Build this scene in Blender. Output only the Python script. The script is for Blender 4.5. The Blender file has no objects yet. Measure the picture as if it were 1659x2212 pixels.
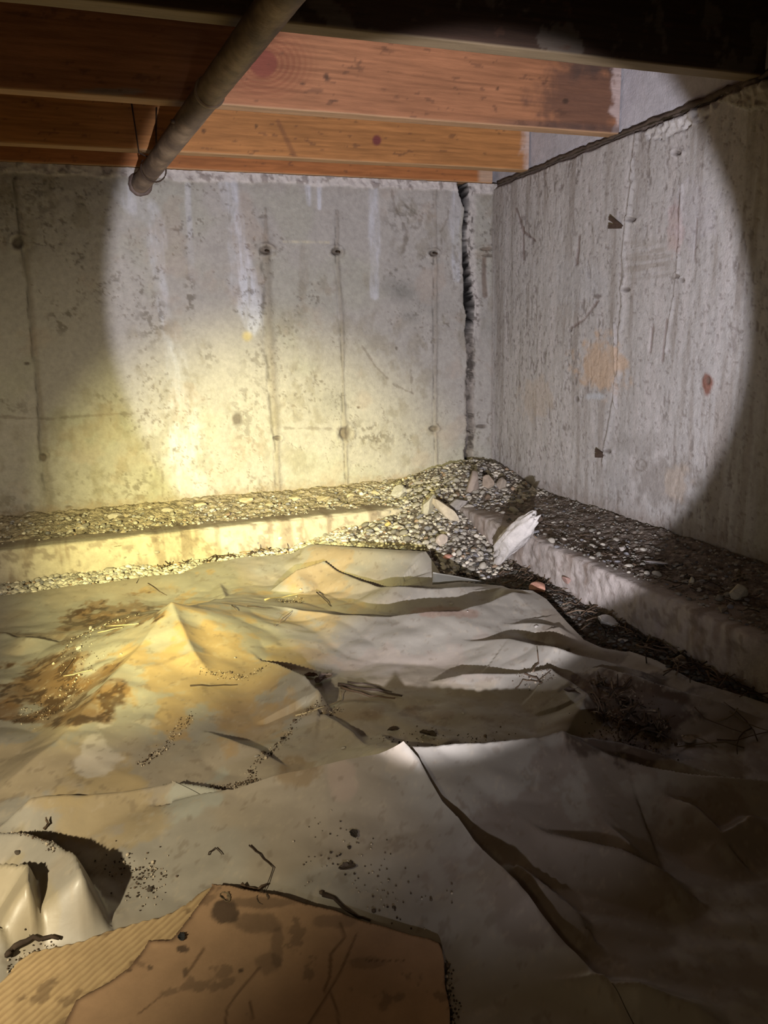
import bpy, math, random
import numpy as np
from mathutils import Vector, Matrix

# ---------------------------------------------------------------- camera, world, lights, exposure
W_PX, H_PX, F_PX = 1659., 2212., 1665.
CAMZ = 0.80
TH, ROLL, AZ = math.radians(12.75), math.radians(-1.55), math.radians(19.8)
FWH = np.array([math.sin(AZ), math.cos(AZ), 0.]); RT = np.array([math.cos(AZ), -math.sin(AZ), 0.]); UPZ = np.array([0, 0, 1.])
FW = FWH*math.cos(TH) - UPZ*math.sin(TH)
UP = FWH*math.sin(TH) + UPZ*math.cos(TH)
CR = RT*math.cos(ROLL) + UP*math.sin(ROLL)
CU = -RT*math.sin(ROLL) + UP*math.cos(ROLL)
CAM = np.array([0., 0., CAMZ])
sc = bpy.context.scene
col = sc.collection
cd = bpy.data.cameras.new('camera'); cam = bpy.data.objects.new('camera', cd); col.objects.link(cam)
cd.sensor_fit = 'VERTICAL'; cd.sensor_height = 24.; cd.lens = 24.*F_PX/H_PX; cd.clip_start = .02
M = Matrix(((CR[0], CU[0], -FW[0], 0), (CR[1], CU[1], -FW[1], 0), (CR[2], CU[2], -FW[2], CAMZ), (0, 0, 0, 1)))
cam.matrix_world = M
sc.camera = cam
w = bpy.data.worlds.new('world'); sc.world = w; w.use_nodes = True
w.node_tree.nodes['Background'].inputs[0].default_value = (1, .72, .45, 1)
w.node_tree.nodes['Background'].inputs[1].default_value = .018
sc.view_settings.view_transform = 'Standard'; sc.view_settings.look = 'None'
sc.view_settings.gamma = 1; sc.view_settings.use_curve_mapping = False
sc.view_settings.exposure = 0.45

def lamp(name, kind, loc, energy, color, direction=None, size=60, blend=.2, radius=.012):
    l = bpy.data.lights.new(name, kind); l.energy = energy; l.color = color; l.shadow_soft_size = radius
    o = bpy.data.objects.new(name, l); col.objects.link(o); o.location = loc
    if kind == 'SPOT':
        l.spot_size = math.radians(size); l.spot_blend = blend
    if direction is not None:
        o.rotation_euler = Vector(direction).to_track_quat('-Z', 'Y').to_euler()
    return o
COOL_L = (.05, .03, .37)
WARM_L = (-.62, .20, .78)
# cool hand torch held under the camera: narrow beam on the corner and its dim corona
lamp('cool_torch', 'SPOT', COOL_L, 178, (.90, .88, 1.0), (.375, .915, .158), 45.0, .12, .008)
lamp('cool_torch_corona', 'SPOT', COOL_L, 16, (.92, .89, 1.0), (.375, .915, .09), 60.0, .8, .008)
# warm torch to the left: hot centre low on the back wall and a wide soft spill
t = np.array([.50, 2.9, .13]) - np.array(WARM_L)
lamp('warm_torch', 'SPOT', WARM_L, 540, (1., .91, .38), tuple(t), 33, 1.0, .010)
lamp('warm_spill', 'SPOT', WARM_L, 74, (1., .87, .62), (.55, 2.2, -1.0), 78, 1.0, .014)
lamp('camera_fill', 'POINT', (-.10, .10, .76), 1.3, (1., .74, .44), radius=.04)  # added weak warm fill beside the camera, not a real source

# ---------------------------------------------------------------- pixel helpers: a photo pixel meets a plane of the room
def ray(px, py):
    return FW + CR*((px-829.5)/F_PX) - CU*((py-1106.)/F_PX)
def onz(px, py, z):
    r = ray(px, py); return CAM + r*((z-CAMZ)/r[2])
def onx(px, py, x):
    r = ray(px, py); return CAM + r*(x/r[0])
def ony(px, py, y):
    r = ray(px, py); return CAM + r*(y/r[1])
def topx(P):
    D = P - CAM; z = D@FW; z = np.where(np.abs(z) < 1e-3, 1e-3, z)
    return np.where(z > .05, 829.5+F_PX*(D@CR)/z, -9e3), np.where(z > .05, 1106.-F_PX*(D@CU)/z, 9e4)

# ---------------------------------------------------------------- numpy noise
def vnoise(x, y, seed=0):
    rs = np.random.RandomState(seed); T = rs.rand(256, 256)
    xi = np.floor(x).astype(int); yi = np.floor(y).astype(int); fx = x-xi; fy = y-yi
    fx = fx*fx*(3-2*fx); fy = fy*fy*(3-2*fy)
    a = T[xi % 256, yi % 256]; b = T[(xi+1) % 256, yi % 256]; c = T[xi % 256, (yi+1) % 256]; d = T[(xi+1) % 256, (yi+1) % 256]
    return (a*(1-fx)+b*fx)*(1-fy)+(c*(1-fx)+d*fx)*fy
def fbm(x, y, seed=0, o=4, g=.58):
    s = 0; a = 1; n = 0
    for k in range(o):
        f = 2.03**k; c, q = math.cos(.65*k), math.sin(.65*k)
        s = s+a*vnoise((x*c-y*q)*f+17.3*k, (x*q+y*c)*f+9.1*k, seed+k); n += a; a *= g
    return s/n
def sm(a, b, x):
    t = np.clip((x-a)/(b-a), 0, 1); return t*t*(3-2*t)
def polyd(X, Y, pts):
    """distance to a polyline, parameter-interpolated values and side (+1 = left of its direction)"""
    best = np.full(X.shape, 1e9); side = np.ones(X.shape); val = np.zeros(X.shape)
    for a, b in zip(pts[:-1], pts[1:]):
        dx, dy = b[0]-a[0], b[1]-a[1]; L = dx*dx+dy*dy+1e-12
        t = np.clip(((X-a[0])*dx+(Y-a[1])*dy)/L, 0, 1)
        ex = X-(a[0]+t*dx); ey = Y-(a[1]+t*dy); d = np.hypot(ex, ey)
        m = d < best
        best = np.where(m, d, best); side = np.where(m, np.sign(dx*(Y-a[1])-dy*(X-a[0])), side)
        val = np.where(m, a[2]+t*(b[2]-a[2]), val)
    return best, val, side
def inside(X, Y, poly):
    r = np.zeros(X.shape, bool); n = len(poly)
    for i in range(n):
        x0, y0 = poly[i][:2]; x1, y1 = poly[(i+1) % n][:2]
        c = ((y0 > Y) != (y1 > Y)) & (X < (x1-x0)*(Y-y0)/((y1-y0) if y1 != y0 else 1e-9)+x0)
        r ^= c
    return r

# ---------------------------------------------------------------- object helpers
def tag(o, label=None, cat=None, group=None, kind=None):
    for k, v in (('label', label), ('category', cat), ('group', group), ('kind', kind)):
        if v: o[k] = v
    return o
def link(name, me, mat=None, parent=None):
    o = bpy.data.objects.new(name, me); col.objects.link(o)
    if mat and not me.materials: me.materials.append(mat)
    if parent: o.parent = parent
    return o
def empty(name, loc=(0, 0, 0)):
    o = bpy.data.objects.new(name, None); col.objects.link(o); o.location = loc; o.empty_display_size = .02; return o
def npmesh(name, V, Fq, C=None, smooth=True):
    """V (n,3), Fq (m,4 or 3)"""
    me = bpy.data.meshes.new(name); V = np.asarray(V, np.float32); Fq = np.asarray(Fq, np.int32); k = Fq.shape[1]
    me.vertices.add(len(V)); me.vertices.foreach_set('co', V.ravel())
    me.loops.add(Fq.size); me.loops.foreach_set('vertex_index', Fq.ravel())
    me.polygons.add(len(Fq)); me.polygons.foreach_set('loop_start', np.arange(0, Fq.size, k, dtype=np.int32))
    me.polygons.foreach_set('loop_total', np.full(len(Fq), k, np.int32))
    me.update(calc_edges=True)
    if smooth: me.polygons.foreach_set('use_smooth', np.ones(len(Fq), bool))
    if C is not None:
        a = me.color_attributes.new('Col', 'FLOAT_COLOR', 'POINT')
        a.data.foreach_set('color', np.c_[np.clip(C, 0, 1), np.ones(len(V))].astype(np.float32).ravel())
    me.validate(); return me
def gridmesh(name, P, C=None, keep=None, flip=False):
    """P (n,m,3) grid; keep (n,m) vertex mask"""
    n, m = P.shape[:2]; I = np.arange(n*m).reshape(n, m)
    Q = np.stack([I[:-1, :-1], I[1:, :-1], I[1:, 1:], I[:-1, 1:]], -1).reshape(-1, 4)
    if flip: Q = Q[:, ::-1]
    V = P.reshape(-1, 3); CC = None if C is None else C.reshape(-1, 3)
    if keep is not None:
        k = keep.ravel(); Q = Q[k[Q].all(1)]
        used = np.zeros(n*m, bool); used[Q.ravel()] = True; mp = np.cumsum(used)-1
        Q = mp[Q]; V = V[used]; CC = None if CC is None else CC[used]
    return npmesh(name, V, Q, CC)
def clip_grid(name, X, Y, zf, cf, poly, step, flip=False):
    """height field z=zf(x,y) cut to a polygon: rim vertices snapped on it"""
    ins = inside(X, Y, poly)
    best = np.full(X.shape, 1e9); bx = X.copy(); by = Y.copy(); n = len(poly)
    for i in range(n):
        a = poly[i]; b = poly[(i+1) % n]; dx, dy = b[0]-a[0], b[1]-a[1]; L = dx*dx+dy*dy+1e-12
        t = np.clip(((X-a[0])*dx+(Y-a[1])*dy)/L, 0, 1); qx = a[0]+t*dx; qy = a[1]+t*dy; d = np.hypot(X-qx, Y-qy)
        m = d < best; best = np.where(m, d, best); bx = np.where(m, qx, bx); by = np.where(m, qy, by)
    keep = ins | (best < step*.95)
    X2 = np.where(~ins & keep, bx, X); Y2 = np.where(~ins & keep, by, Y)
    Z = zf(X2, Y2); P = np.stack([X2, Y2, Z], -1)
    return gridmesh(name, P, cf(X2, Y2, P) if cf else None, keep, flip)
def mixc(C, c, f):
    f = np.asarray(f)[..., None]; return C*(1-f)+np.array(c)*f

# ---------------------------------------------------------------- materials
def mat(name, rough=.9, color=None, attr=True, var=.25, nscale=40, bump=.3, bdist=.004, bscale=120, spec=.3, coat=0, coatr=.3, stretch=(1, 1, 1), metallic=0, subsurf=0, bump2=0, b2scale=18, b2dist=.01, objcoord=False, rvar=0):
    m = bpy.data.materials.new(name); m.use_nodes = True; nt = m.node_tree; N = nt.nodes; Lk = nt.links; p = N['Principled BSDF']
    tc = N.new('ShaderNodeTexCoord'); mp = N.new('ShaderNodeMapping'); mp.inputs['Scale'].default_value = stretch
    Lk.new(tc.outputs['Object'], mp.inputs[0])
    no = N.new('ShaderNodeTexNoise'); no.inputs['Scale'].default_value = nscale; no.inputs['Detail'].default_value = 8; no.inputs['Roughness'].default_value = .65
    Lk.new(mp.outputs[0], no.inputs[0])
    mr = N.new('ShaderNodeMapRange'); mr.inputs[1].default_value = .25; mr.inputs[2].default_value = .75
    mr.inputs[3].default_value = 1-var; mr.inputs[4].default_value = 1+var; Lk.new(no.outputs[0], mr.inputs[0])
    if attr:
        c = N.new('ShaderNodeVertexColor'); c.layer_name = 'Col'; src = c.outputs[0]
    elif attr is None:
        c = N.new('ShaderNodeObjectInfo'); src = c.outputs['Color']
    else:
        c = N.new('ShaderNodeRGB'); c.outputs[0].default_value = (*color, 1); src = c.outputs[0]
    vm = N.new('ShaderNodeVectorMath'); vm.operation = 'SCALE'; Lk.new(src, vm.inputs[0]); Lk.new(mr.outputs[0], vm.inputs['Scale'])
    Lk.new(vm.outputs[0], p.inputs['Base Color'])
    p.inputs['Roughness'].default_value = rough; p.inputs['Specular IOR Level'].default_value = spec; p.inputs['Metallic'].default_value = metallic
    p.inputs['Coat Weight'].default_value = coat; p.inputs['Coat Roughness'].default_value = coatr
    if rvar:
        r2 = N.new('ShaderNodeMapRange'); r2.inputs[1].default_value = .3; r2.inputs[2].default_value = .7
        r2.inputs[3].default_value = rough-rvar; r2.inputs[4].default_value = rough+rvar
        n3 = N.new('ShaderNodeTexNoise'); n3.inputs['Scale'].default_value = 14; n3.inputs['Detail'].default_value = 5
        Lk.new(tc.outputs['Object'], n3.inputs[0]); Lk.new(n3.outputs[0], r2.inputs[0]); Lk.new(r2.outputs[0], p.inputs['Roughness'])
    n2 = N.new('ShaderNodeTexNoise'); n2.inputs['Scale'].default_value = bscale; n2.inputs['Detail'].default_value = 8; Lk.new(mp.outputs[0], n2.inputs[0])
    b = N.new('ShaderNodeBump'); b.inputs['Strength'].default_value = bump; b.inputs['Distance'].default_value = bdist; Lk.new(n2.outputs[0], b.inputs['Height'])
    if bump2:
        n4 = N.new('ShaderNodeTexNoise'); n4.inputs['Scale'].default_value = b2scale; n4.inputs['Detail'].default_value = 6; Lk.new(mp.outputs[0], n4.inputs[0])
        b2 = N.new('ShaderNodeBump'); b2.inputs['Strength'].default_value = bump2; b2.inputs['Distance'].default_value = b2dist; Lk.new(n4.outputs[0], b2.inputs['Height'])
        Lk.new(b2.outputs[0], b.inputs['Normal'])
    Lk.new(b.outputs[0], p.inputs['Normal'])
    return m
M_CONC = mat('concrete', .92, var=.16, nscale=55, bump=.55, bdist=.003, bscale=160, bump2=.35, b2scale=30, b2dist=.006)
M_DIRT = mat('dirt', .95, var=.45, nscale=70, bump=.9, bdist=.008, bscale=110, bump2=.8, b2scale=45, b2dist=.012)
M_WOOD = mat('wood', .72, var=.22, nscale=9, bump=.35, bdist=.002, bscale=60, stretch=(1, 14, 14), spec=.3)
M_PIPE = mat('rusty_pipe', .62, var=.4, nscale=30, bump=.5, bdist=.002, bscale=120, spec=.4, metallic=.25)
M_IRON = mat('rusted_iron', .7, color=(.07, .045, .03), attr=False, var=.4, bump=.4, metallic=.4)
M_PLAS = mat('plastic_film', .50, var=.07, nscale=25, bump=.10, bdist=.003, bscale=90, spec=.5, coat=.15, coatr=.28, bump2=.04, b2scale=9, b2dist=.012, rvar=.10)
M_CARD = mat('cardboard', .85, var=.12, nscale=30, bump=.2, bdist=.001, bscale=200, spec=.2)
M_STONE = mat('stone', .88, attr=None, var=.3, nscale=60, bump=.6, bdist=.003, bscale=140)
M_TWIG = mat('twig', .85, attr=None, var=.35, nscale=60, bump=.5, bdist=.001, bscale=200)
M_CHIP = mat('gravel_chips', .9, var=.3, nscale=90, bump=.5, bdist=.002, bscale=200)
M_FOIL = mat('crinkled_film', .22, color=(.42, .40, .37), attr=False, var=.3, spec=.8, coat=.6, coatr=.12, bump=.3)

ZT = 1.40; XW = 1.595; YW = 3.005; LEDGE = .175; LW = .377
CONC = np.array([.40, .375, .335])

# ---------------------------------------------------------------- back wall
def pits(PX, PY, lst):
    """px pits: (x,y,rx,ry,depth)"""
    d = 0*PX; c = 0*PX
    for x, y, rx, ry, dep in lst:
        q = np.hypot((PX-x)/rx, (PY-y)/ry)
        d = d - dep*sm(1.15, .5, q) + dep*.35*np.exp(-((q-1.5)/.35)**2); c = np.maximum(c, sm(1.2, .6, q))
    return d, c
xs = np.arange(-1.3, 1.66, .0045); zs = np.arange(0., ZT+.001, .0045)
X, Z = np.meshgrid(xs, zs, indexing='ij')
PX, PY = topx(np.stack([X, 0*X+YW, Z], -1))
D = (fbm(X*5, Z*5, 3, 5)-.5)*.012+(fbm(X*60, Z*60, 5, 3)-.5)*.0028
Cc = np.broadcast_to(CONC, X.shape+(3,)).copy()
tone = fbm(X*2.5, Z*2.0, 11, 5); Cc = Cc*(.82+.36*tone)[..., None]
grn = sm(.5, .7, fbm(X*4, Z*4, 21, 4)); Cc = mixc(Cc, (.36, .36, .27), grn*.35)
# form seams
for pts, wd, dk in (([(35, 390, 6), (48, 500, 6), (62, 600, 6), (80, 800, 5), (95, 960, 7), (108, 1110, 12)], 1, .5),
                ([(573, 450, 2), (575, 540, 8), (582, 700, 9), (590, 830, 9), (598, 940, 5), (603, 1075, 6)], 1, .55),
                ([(728, 455, 3), (729, 560, 4), (740, 700, 4), (741, 850, 2), (745, 920, 4), (750, 1060, 3)], 1, .45),
                ([(940, 405, 3), (941, 700, 4), (941, 920, 3), (944, 1025, 3)], 1, .38)):
    d, v, s = polyd(PX, PY, pts); jit = (fbm(Z*40, X*8, 31, 3)-.5)*7; q = (d*s+jit*.5)/np.maximum(v*(.6+.8*fbm(Z*14, 0*X+4, 35, 3)), 1)
    D += .005*np.exp(-q**2)*(.5+fbm(Z*50, X*30, 33, 2)) - .005*np.exp(-((q-1.3)/.35)**2)
    Cc = mixc(Cc, (.17, .13, .085), dk*np.exp(-(q/1.1)**2)*(.55+.5*fbm(Z*30, X*60, 37, 3)))
    Cc = mixc(Cc, (.05, .04, .03), .65*np.exp(-((q-1.25)/.30)**2)*sm(.35, .6, fbm(Z*18, X*2, 39, 3)))
bp, bc = pits(PX, PY, [(38, 524, 12, 12, .018), (93, 988, 8, 9, .012), (573, 541, 12, 9, .018), (599, 946, 8, 5, .014), (726, 543, 10, 8, .016),
                       (745, 936, 13, 15, .013), (936, 547, 9, 6, .016), (936, 926, 9, 6, .012), (1052, 538, 16, 4, .012), (1056, 552, 18, 3, .010), (1040, 921, 13, 4, .012),
                       (58, 785, 7, 4, .006), (150, 1096, 9, 3, .006), (235, 495, 4, 3, .006), (512, 905, 12, 14, .0), (410, 470, 4, 6, .006), (857, 752, 3, 4, .006), (775, 880, 4, 3, .004)])
rgh = fbm(X*70, Z*70, 41, 3)
D += bp*(.7+.6*rgh); Cc = mixc(Cc, (.10, .075, .055), bc*.75)
for x, y, r in ((50, 524, 32), (110, 975, 38), (583, 545, 26), (728, 545, 22), (748, 938, 28), (1056, 545, 24), (940, 925, 18), (938, 548, 20)):
    q = np.hypot(PX-x, PY-y)/r; m = sm(1, .5, q); D += m*(rgh-.5)*.008; Cc = mixc(Cc, (.26, .21, .15), m*.4*sm(.4, .7, rgh))
# vertical drip line under the corner tie
d, v, s = polyd(PX, PY, [(1046, 560, 5), (1045, 600, 5), (1048, 638, 6)]); Cc = mixc(Cc, (.17, .12, .09), .75*sm(1.3, .6, d/v)); D -= .002*sm(1.3, .6, d/v)
# lime streaks
def streak(C, pts, c, f, seed, stretch=60):
    d, v, s = polyd(PX, PY, pts); n = fbm(X*stretch, Z*9, seed, 4); e = fbm(X*25, Z*12, seed+7, 3)
    return mixc(C, c, f*sm(1.15, .5, d/v+(e-.5)*.9)*(.45+.9*sm(.35, .65, n)))
LIME = (.53, .53, .54)
Cc = streak(Cc, [(230, 385, 22), (330, 470, 30), (345, 600, 14), (360, 700, 16), (385, 800, 30), (400, 930, 42), (415, 1090, 50)], LIME, .5, 51)
Cc = streak(Cc, [(492, 385, 22), (508, 480, 24), (525, 600, 28), (548, 700, 24)], LIME, .85, 53, 90)
Cc = streak(Cc, [(664, 390, 8), (668, 440, 9)], LIME, .8, 55)
Cc = streak(Cc, [(690, 395, 7), (690, 450, 5)], LIME, .8, 57)
Cc = streak(Cc, [(806, 400, 12), (810, 500, 14), (808, 640, 10)], LIME, .65, 59)
Cc = streak(Cc, [(985, 410, 14), (982, 500, 13), (985, 600, 10)], LIME, .7, 60)
Cc = streak(Cc, [(405, 400, 8), (410, 480, 8), (415, 600, 9)], LIME, .4, 61)
Cc = streak(Cc, [(660, 540, 14), (655, 620, 10)], (.28, .25, .20), .35, 62)
Cc = streak(Cc, [(612, 522, 3), (710, 524, 3)], (.55, .50, .36), .5, 63)
# dark pitted patches, hair cracks, smudges
for x, y, rx, ry, f in ((140, 680, 50, 60, .9), (330, 690, 45, 75, .8), (410, 640, 18, 70, .9), (215, 640, 30, 30, .6), (550, 760, 40, 45, .6), (540, 900, 60, 140, .55), (800, 940, 80, 45, .8),
                     (300, 1060, 40, 50, .7), (880, 470, 70, 45, .65), (60, 430, 120, 60, .6), (450, 770, 30, 35, .6), (1000, 560, 40, 160, .5), (230, 860, 70, 25, .6), (30, 880, 60, 30, .5), (200, 1050, 160, 60, .4), (30, 1100, 60, 60, .6)):
    q = np.hypot((PX-x)/rx, (PY-y)/ry); n = fbm(X*55, Z*55, 71, 4); k = f*sm(1.1, .3, q)*sm(.53, .62, n)
    Cc = mixc(Cc, (.13, .11, .08), k*.75); D -= k*.003
n = fbm(X*80, Z*80, 75, 4); k = sm(.63, .69, n)*sm(.5, .66, fbm(X*5, Z*5, 76, 4)); Cc = mixc(Cc, (.14, .115, .085), k*.6); D -= k*.003
Cc = mixc(Cc, (.25, .22, .16), .45*sm(.5, .66, fbm(X*22, Z*14, 73, 5))*sm(.45, .6, fbm(X*4, Z*4, 74, 4)))
n = np.abs(fbm(X*9, Z*9, 77, 5)-.5); k = sm(.008, .002, n)*sm(.5, .62, fbm(X*4, Z*4, 79, 3)); Cc = mixc(Cc, (.14, .11, .08), k*.55); D -= k*.0015
for pts in ([(845, 400, 2), (850, 440, 2), (880, 500, 2), (870, 545, 2)], [(965, 405, 3), (968, 470, 2), (953, 500, 2), (955, 540, 2)], [(0, 900, 2), (100, 905, 2), (230, 895, 2), (330, 892, 2)],
            [(775, 735, 1.5), (810, 790, 1.5), (850, 830, 1.5), (892, 850, 1.5)], [(888, 800, 2), (890, 850, 1.5)], [(615, 925, 2), (740, 927, 2)], [(350, 1020, 2), (352, 1070, 2)]):
    d, v, s = polyd(PX, PY, pts); Cc = mixc(Cc, (.15, .12, .09), .45*sm(1.6, .4, d/v+(fbm(X*40, Z*40, 81, 3)-.5)*6))
for x, y, rx, ry, f in ((873, 632, 26, 20, .55), (840, 620, 30, 20, .35), (885, 685, 20, 12, .3), (720, 870, 40, 30, .3), (930, 660, 40, 25, .2), (1060, 700, 50, 30, .22)):
    q = np.hypot((PX-x)/rx, (PY-y)/ry); Cc = mixc(Cc, (.15, .15, .13), f*np.exp(-q*q))
Cc = mixc(Cc, (.42, .28, .18), .16*sm(.56, .7, fbm(X*7, Z*7, 83, 4)))
Cc = mixc(Cc, (.62, .50, .20), .7*np.exp(-(np.hypot(PX-534, PY-726)/11)**4))
# mortar squeezed out along the top
e = ZT-.022-.024*fbm(X*14, 0*X, 91, 4); k = sm(e-.004, e+.004, Z); r = fbm(X*45, Z*45, 93, 4)
D += k*(.004+(r-.45)*.02); Cc = mixc(Cc, (.60, .55, .50), k*.8); Cc = mixc(Cc, (.16, .12, .10), k*sm(.56, .66, r)*.6)
e2 = sm(.05, .0, ZT-Z-.03)*(1-k); Cc = mixc(Cc, (.20, .16, .12), .35*e2*fbm(X*30, Z*30, 95, 3))
# the open crack beside the corner, with broken lips
crk = [(998, 402, 9), (1005, 432, 6), (1008, 450, 2.2), (1004, 500, 2.5), (1005, 545, 3), (1007, 570, 5), (1010, 620, 6), (1013, 655, 9), (1016, 680, 6), (1012, 720, 5.5), (1016, 775, 6), (1014, 860, 4), (1016, 930, 4.5), (1012, 1000, 6), (1010, 1022, 10)]
d, v, s = polyd(PX, PY, crk); j = (fbm(X*50, Z*50, 97, 3)-.5)*5
q = (d*s*-1)
lip = sm(30, 16, d)*((q > 0) if True else 1)
lipR = np.where(q*1. != 99, 1, 1)
right = PX > np.interp(PY, [p[1] for p in crk], [p[0] for p in crk])
lipm = np.where(right, sm(26, 17, d+j*1.6)*sm(760, 690, PY)+sm(9, 5, d+j)*sm(690, 760, PY), sm(9, 5, d+j)*sm(640, 720, PY))
D += lipm*(-.002+(fbm(X*55, Z*38, 99, 4)-.5)*.016)
Cc = mixc(Cc, (.54, .50, .46), lipm*.7); Cc = mixc(Cc, (.12, .10, .085), lipm*sm(.55, .66, fbm(X*80, Z*60, 101, 3))*.8)
open_ = sm(v*1.1+1.5, v*1.1-.8, d+j*.45)*np.maximum(sm(720, 690, PY), np.maximum(sm(990, 1005, PY), .0+1.*(fbm(X*3, Z*22, 104, 3) > .36)))
D -= open_*.09; Cc = mixc(Cc, (.012, .010, .008), np.maximum(open_, sm(v*1.1+3.2, v*1.1+.8, d+j*.45)*sm(720, 690, PY)))  # shade inside the gap painted black, a little past its rim
k = sm(690, 740, PY)*sm(12, 7, d+j); D += open_*.060*sm(700, 730, PY)*sm(1005, 985, PY)  # lower part is packed with rubble
Cc = mixc(Cc, (.27, .235, .20), k*.75); D += k*(fbm(X*60, Z*45, 103, 3)-.5)*.02; Cc = mixc(Cc, (.06, .05, .04), k*sm(.5, .6, fbm(X*90, Z*50, 107, 4))*.8)
k = np.exp(-((PX-1050)/9)**2)*.0+np.exp(-((X-XW)/.006)**2); Cc = mixc(Cc, (.18, .15, .12), .5*k)
# bottom: rough break at the footing
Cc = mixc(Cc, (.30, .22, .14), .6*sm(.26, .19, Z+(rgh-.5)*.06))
P = np.stack([X, YW-D, Z], -1)
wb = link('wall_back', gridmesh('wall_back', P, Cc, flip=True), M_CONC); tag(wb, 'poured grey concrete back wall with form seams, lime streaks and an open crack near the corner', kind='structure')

# ---------------------------------------------------------------- right wall
ys = np.arange(-.6, YW+.004, .0045); zs = np.arange(0., ZT-.001, .0045)
Yg, Z = np.meshgrid(ys, zs, indexing='ij'); X = Yg
PX, PY = topx(np.stack([0*X+XW, Yg, Z], -1))
D = (fbm(X*5, Z*3, 203, 5)-.5)*.012+(fbm(X*70, Z*20, 205, 4)-.5)*.0022
Cc = np.broadcast_to(np.array([.44, .415, .385]), X.shape+(3,)).copy()*(.8+.42*fbm(X*3, Z*1.6, 211, 5))[..., None]
v1 = fbm(X*26, Z*2.2, 213, 5); Cc = mixc(Cc, (.50, .46, .43), .5*sm(.52, .7, v1)); Cc = mixc(Cc, (.24, .20, .16), .5*sm(.5, .32, v1))
n = fbm(X*90, Z*30, 215, 4); k = sm(.62, .70, n)*sm(.42, .6, fbm(X*6, Z*4, 216, 3)); Cc = mixc(Cc, (.15, .12, .10), k*.6); D -= k*.002
n = fbm(X*90, Z*90, 217, 4); k = sm(.66, .72, n); Cc = mixc(Cc, (.15, .12, .10), k*.5); D -= k*.002
for pts, f in (([(1372, 290, 4), (1362, 400, 4), (1350, 500, 4), (1345, 620, 5), (1335, 800, 4), (1318, 900, 4), (1302, 1000, 4)], .55), ([(1330, 880, 2), (1325, 700, 2)], .3), ([(1470, 400, 3), (1462, 600, 3), (1440, 760, 3)], .35)):
    d, v, s = polyd(PX, PY, pts); q = (d*s+(fbm(Z*30, X*8, 231, 3)-.5)*6)/v
    D += .005*np.exp(-q**2)-.004*np.exp(-((q-1.4)/.4)**2); Cc = mixc(Cc, (.17, .12, .09), f*np.exp(-((q-1.2)/.6)**2)*fbm(Z*20, X*5, 233, 2)*1.3)
for x, y, rx, ry, f, c in ((1300, 790, 60, 60, .8, (.50, .36, .24)), (1160, 860, 40, 50, .35, (.46, .36, .25)), (1440, 1040, 70, 60, .55, (.22, .19, .16)), (1460, 1040, 30, 40, .4, (.50, .40, .30)),
                        (1530, 830, 14, 22, .9, (.20, .08, .05)), (1460, 500, 20, 60, .3, (.45, .25, .2)), (1500, 460, 60, 80, .2, (.45, .42, .45)), (1250, 610, 60, 60, .3, (.44, .44, .44)),
                        (1285, 855, 22, 9, .9, (.46, .47, .47)), (1215, 560, 60, 120, .25, (.5, .48, .45)), (1290, 640, 9, 5, .7, (.12, .09, .07)), (1380, 960, 70, 30, .3, (.2, .18, .15))):
    q = np.hypot((PX-x)/rx, (PY-y)/ry); Cc = mixc(Cc, c, f*sm(1.15, .6, q+(fbm(X*30, Z*30, 241, 4)-.5)*1.3))
for pts in ([(1290, 650, 2), (1262, 690, 2), (1232, 710, 2)], [(1115, 450, 2), (1130, 500, 2), (1155, 520, 2)], [(1250, 510, 2), (1246, 570, 3)], [(1440, 690, 2), (1432, 780, 3)], [(1410, 700, 2), (1405, 760, 2)], [(1130, 490, 1.5), (1130, 560, 1.5)],
            [(1470, 400, 2), (1460, 560, 2)], [(1505, 470, 1.5), (1500, 560, 1.5)]):
    d, v, s = polyd(PX, PY, pts); k = sm(1.6, .5, d/v+(fbm(X*40, Z*40, 243, 3)-.5)*1.5); Cc = mixc(Cc, (.15, .10, .08), .7*k); D -= .003*k
bp, bc = pits(PX, PY, [(1362, 474, 10, 5, .012), (1312, 975, 8, 4, .01), (1464, 597, 5, 5, .006), (1352, 625, 9, 5, .008), (1232, 712, 4, 5, .006), (1475, 605, 5, 5, .006), (1530, 822, 5, 9, .006), (1247, 862, 4, 6, .005), (1460, 330, 10, 5, .010)])
D += bp; Cc = mixc(Cc, (.10, .075, .055), bc*.75)
q = np.abs(np.hypot((PX-1384)/12, (PY-1005)/12)-1); Cc = mixc(Cc, (.15, .12, .09), .5*sm(.25, .05, q))
# shuttering-board scratches
k = sm(70, 30, np.abs(PX-1400))*sm(60, 20, np.abs(PY-560)); n = fbm(X*4, Z*90, 245, 3); Cc = mixc(Cc, (.28, .24, .19), .5*k*sm(.5, .6, n))
# broken ragged patch right of the joist end, under the joint
k = inside(PX+(fbm(X*30, Z*30, 247, 3)-.5)*20, PY+(fbm(X*30, Z*30, 249, 3)-.5)*16, [(1375, 232), (1550, 185), (1559, 210), (1520, 262), (1440, 300), (1400, 302), (1380, 270)]).astype(float)
D += k*((fbm(X*40, Z*40, 251, 4)-.5)*.035-.004); Cc = mixc(Cc, (.50, .47, .43), k*.7)
k = inside(PX+(fbm(X*30, Z*30, 257, 3)-.5)*20, PY, [(1535, 170), (1800, 170), (1800, 225), (1610, 235), (1548, 215)]).astype(float)
D += k*(.012+(fbm(X*25, Z*25, 259, 4)-.5)*.05); Cc = mixc(Cc, (.33, .29, .23), k*.8)
Cc = mixc(Cc, (.27, .25, .17), .45*sm(1570, 1640, PX)*sm(200, 260, PY)*sm(.35, .6, fbm(X*14, Z*3, 261, 3)))
Cc = mixc(Cc, (.20, .15, .11), .5*sm(.28, .18, Z+(fbm(X*30, Z*30, 263, 3)-.5)*.08))
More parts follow.
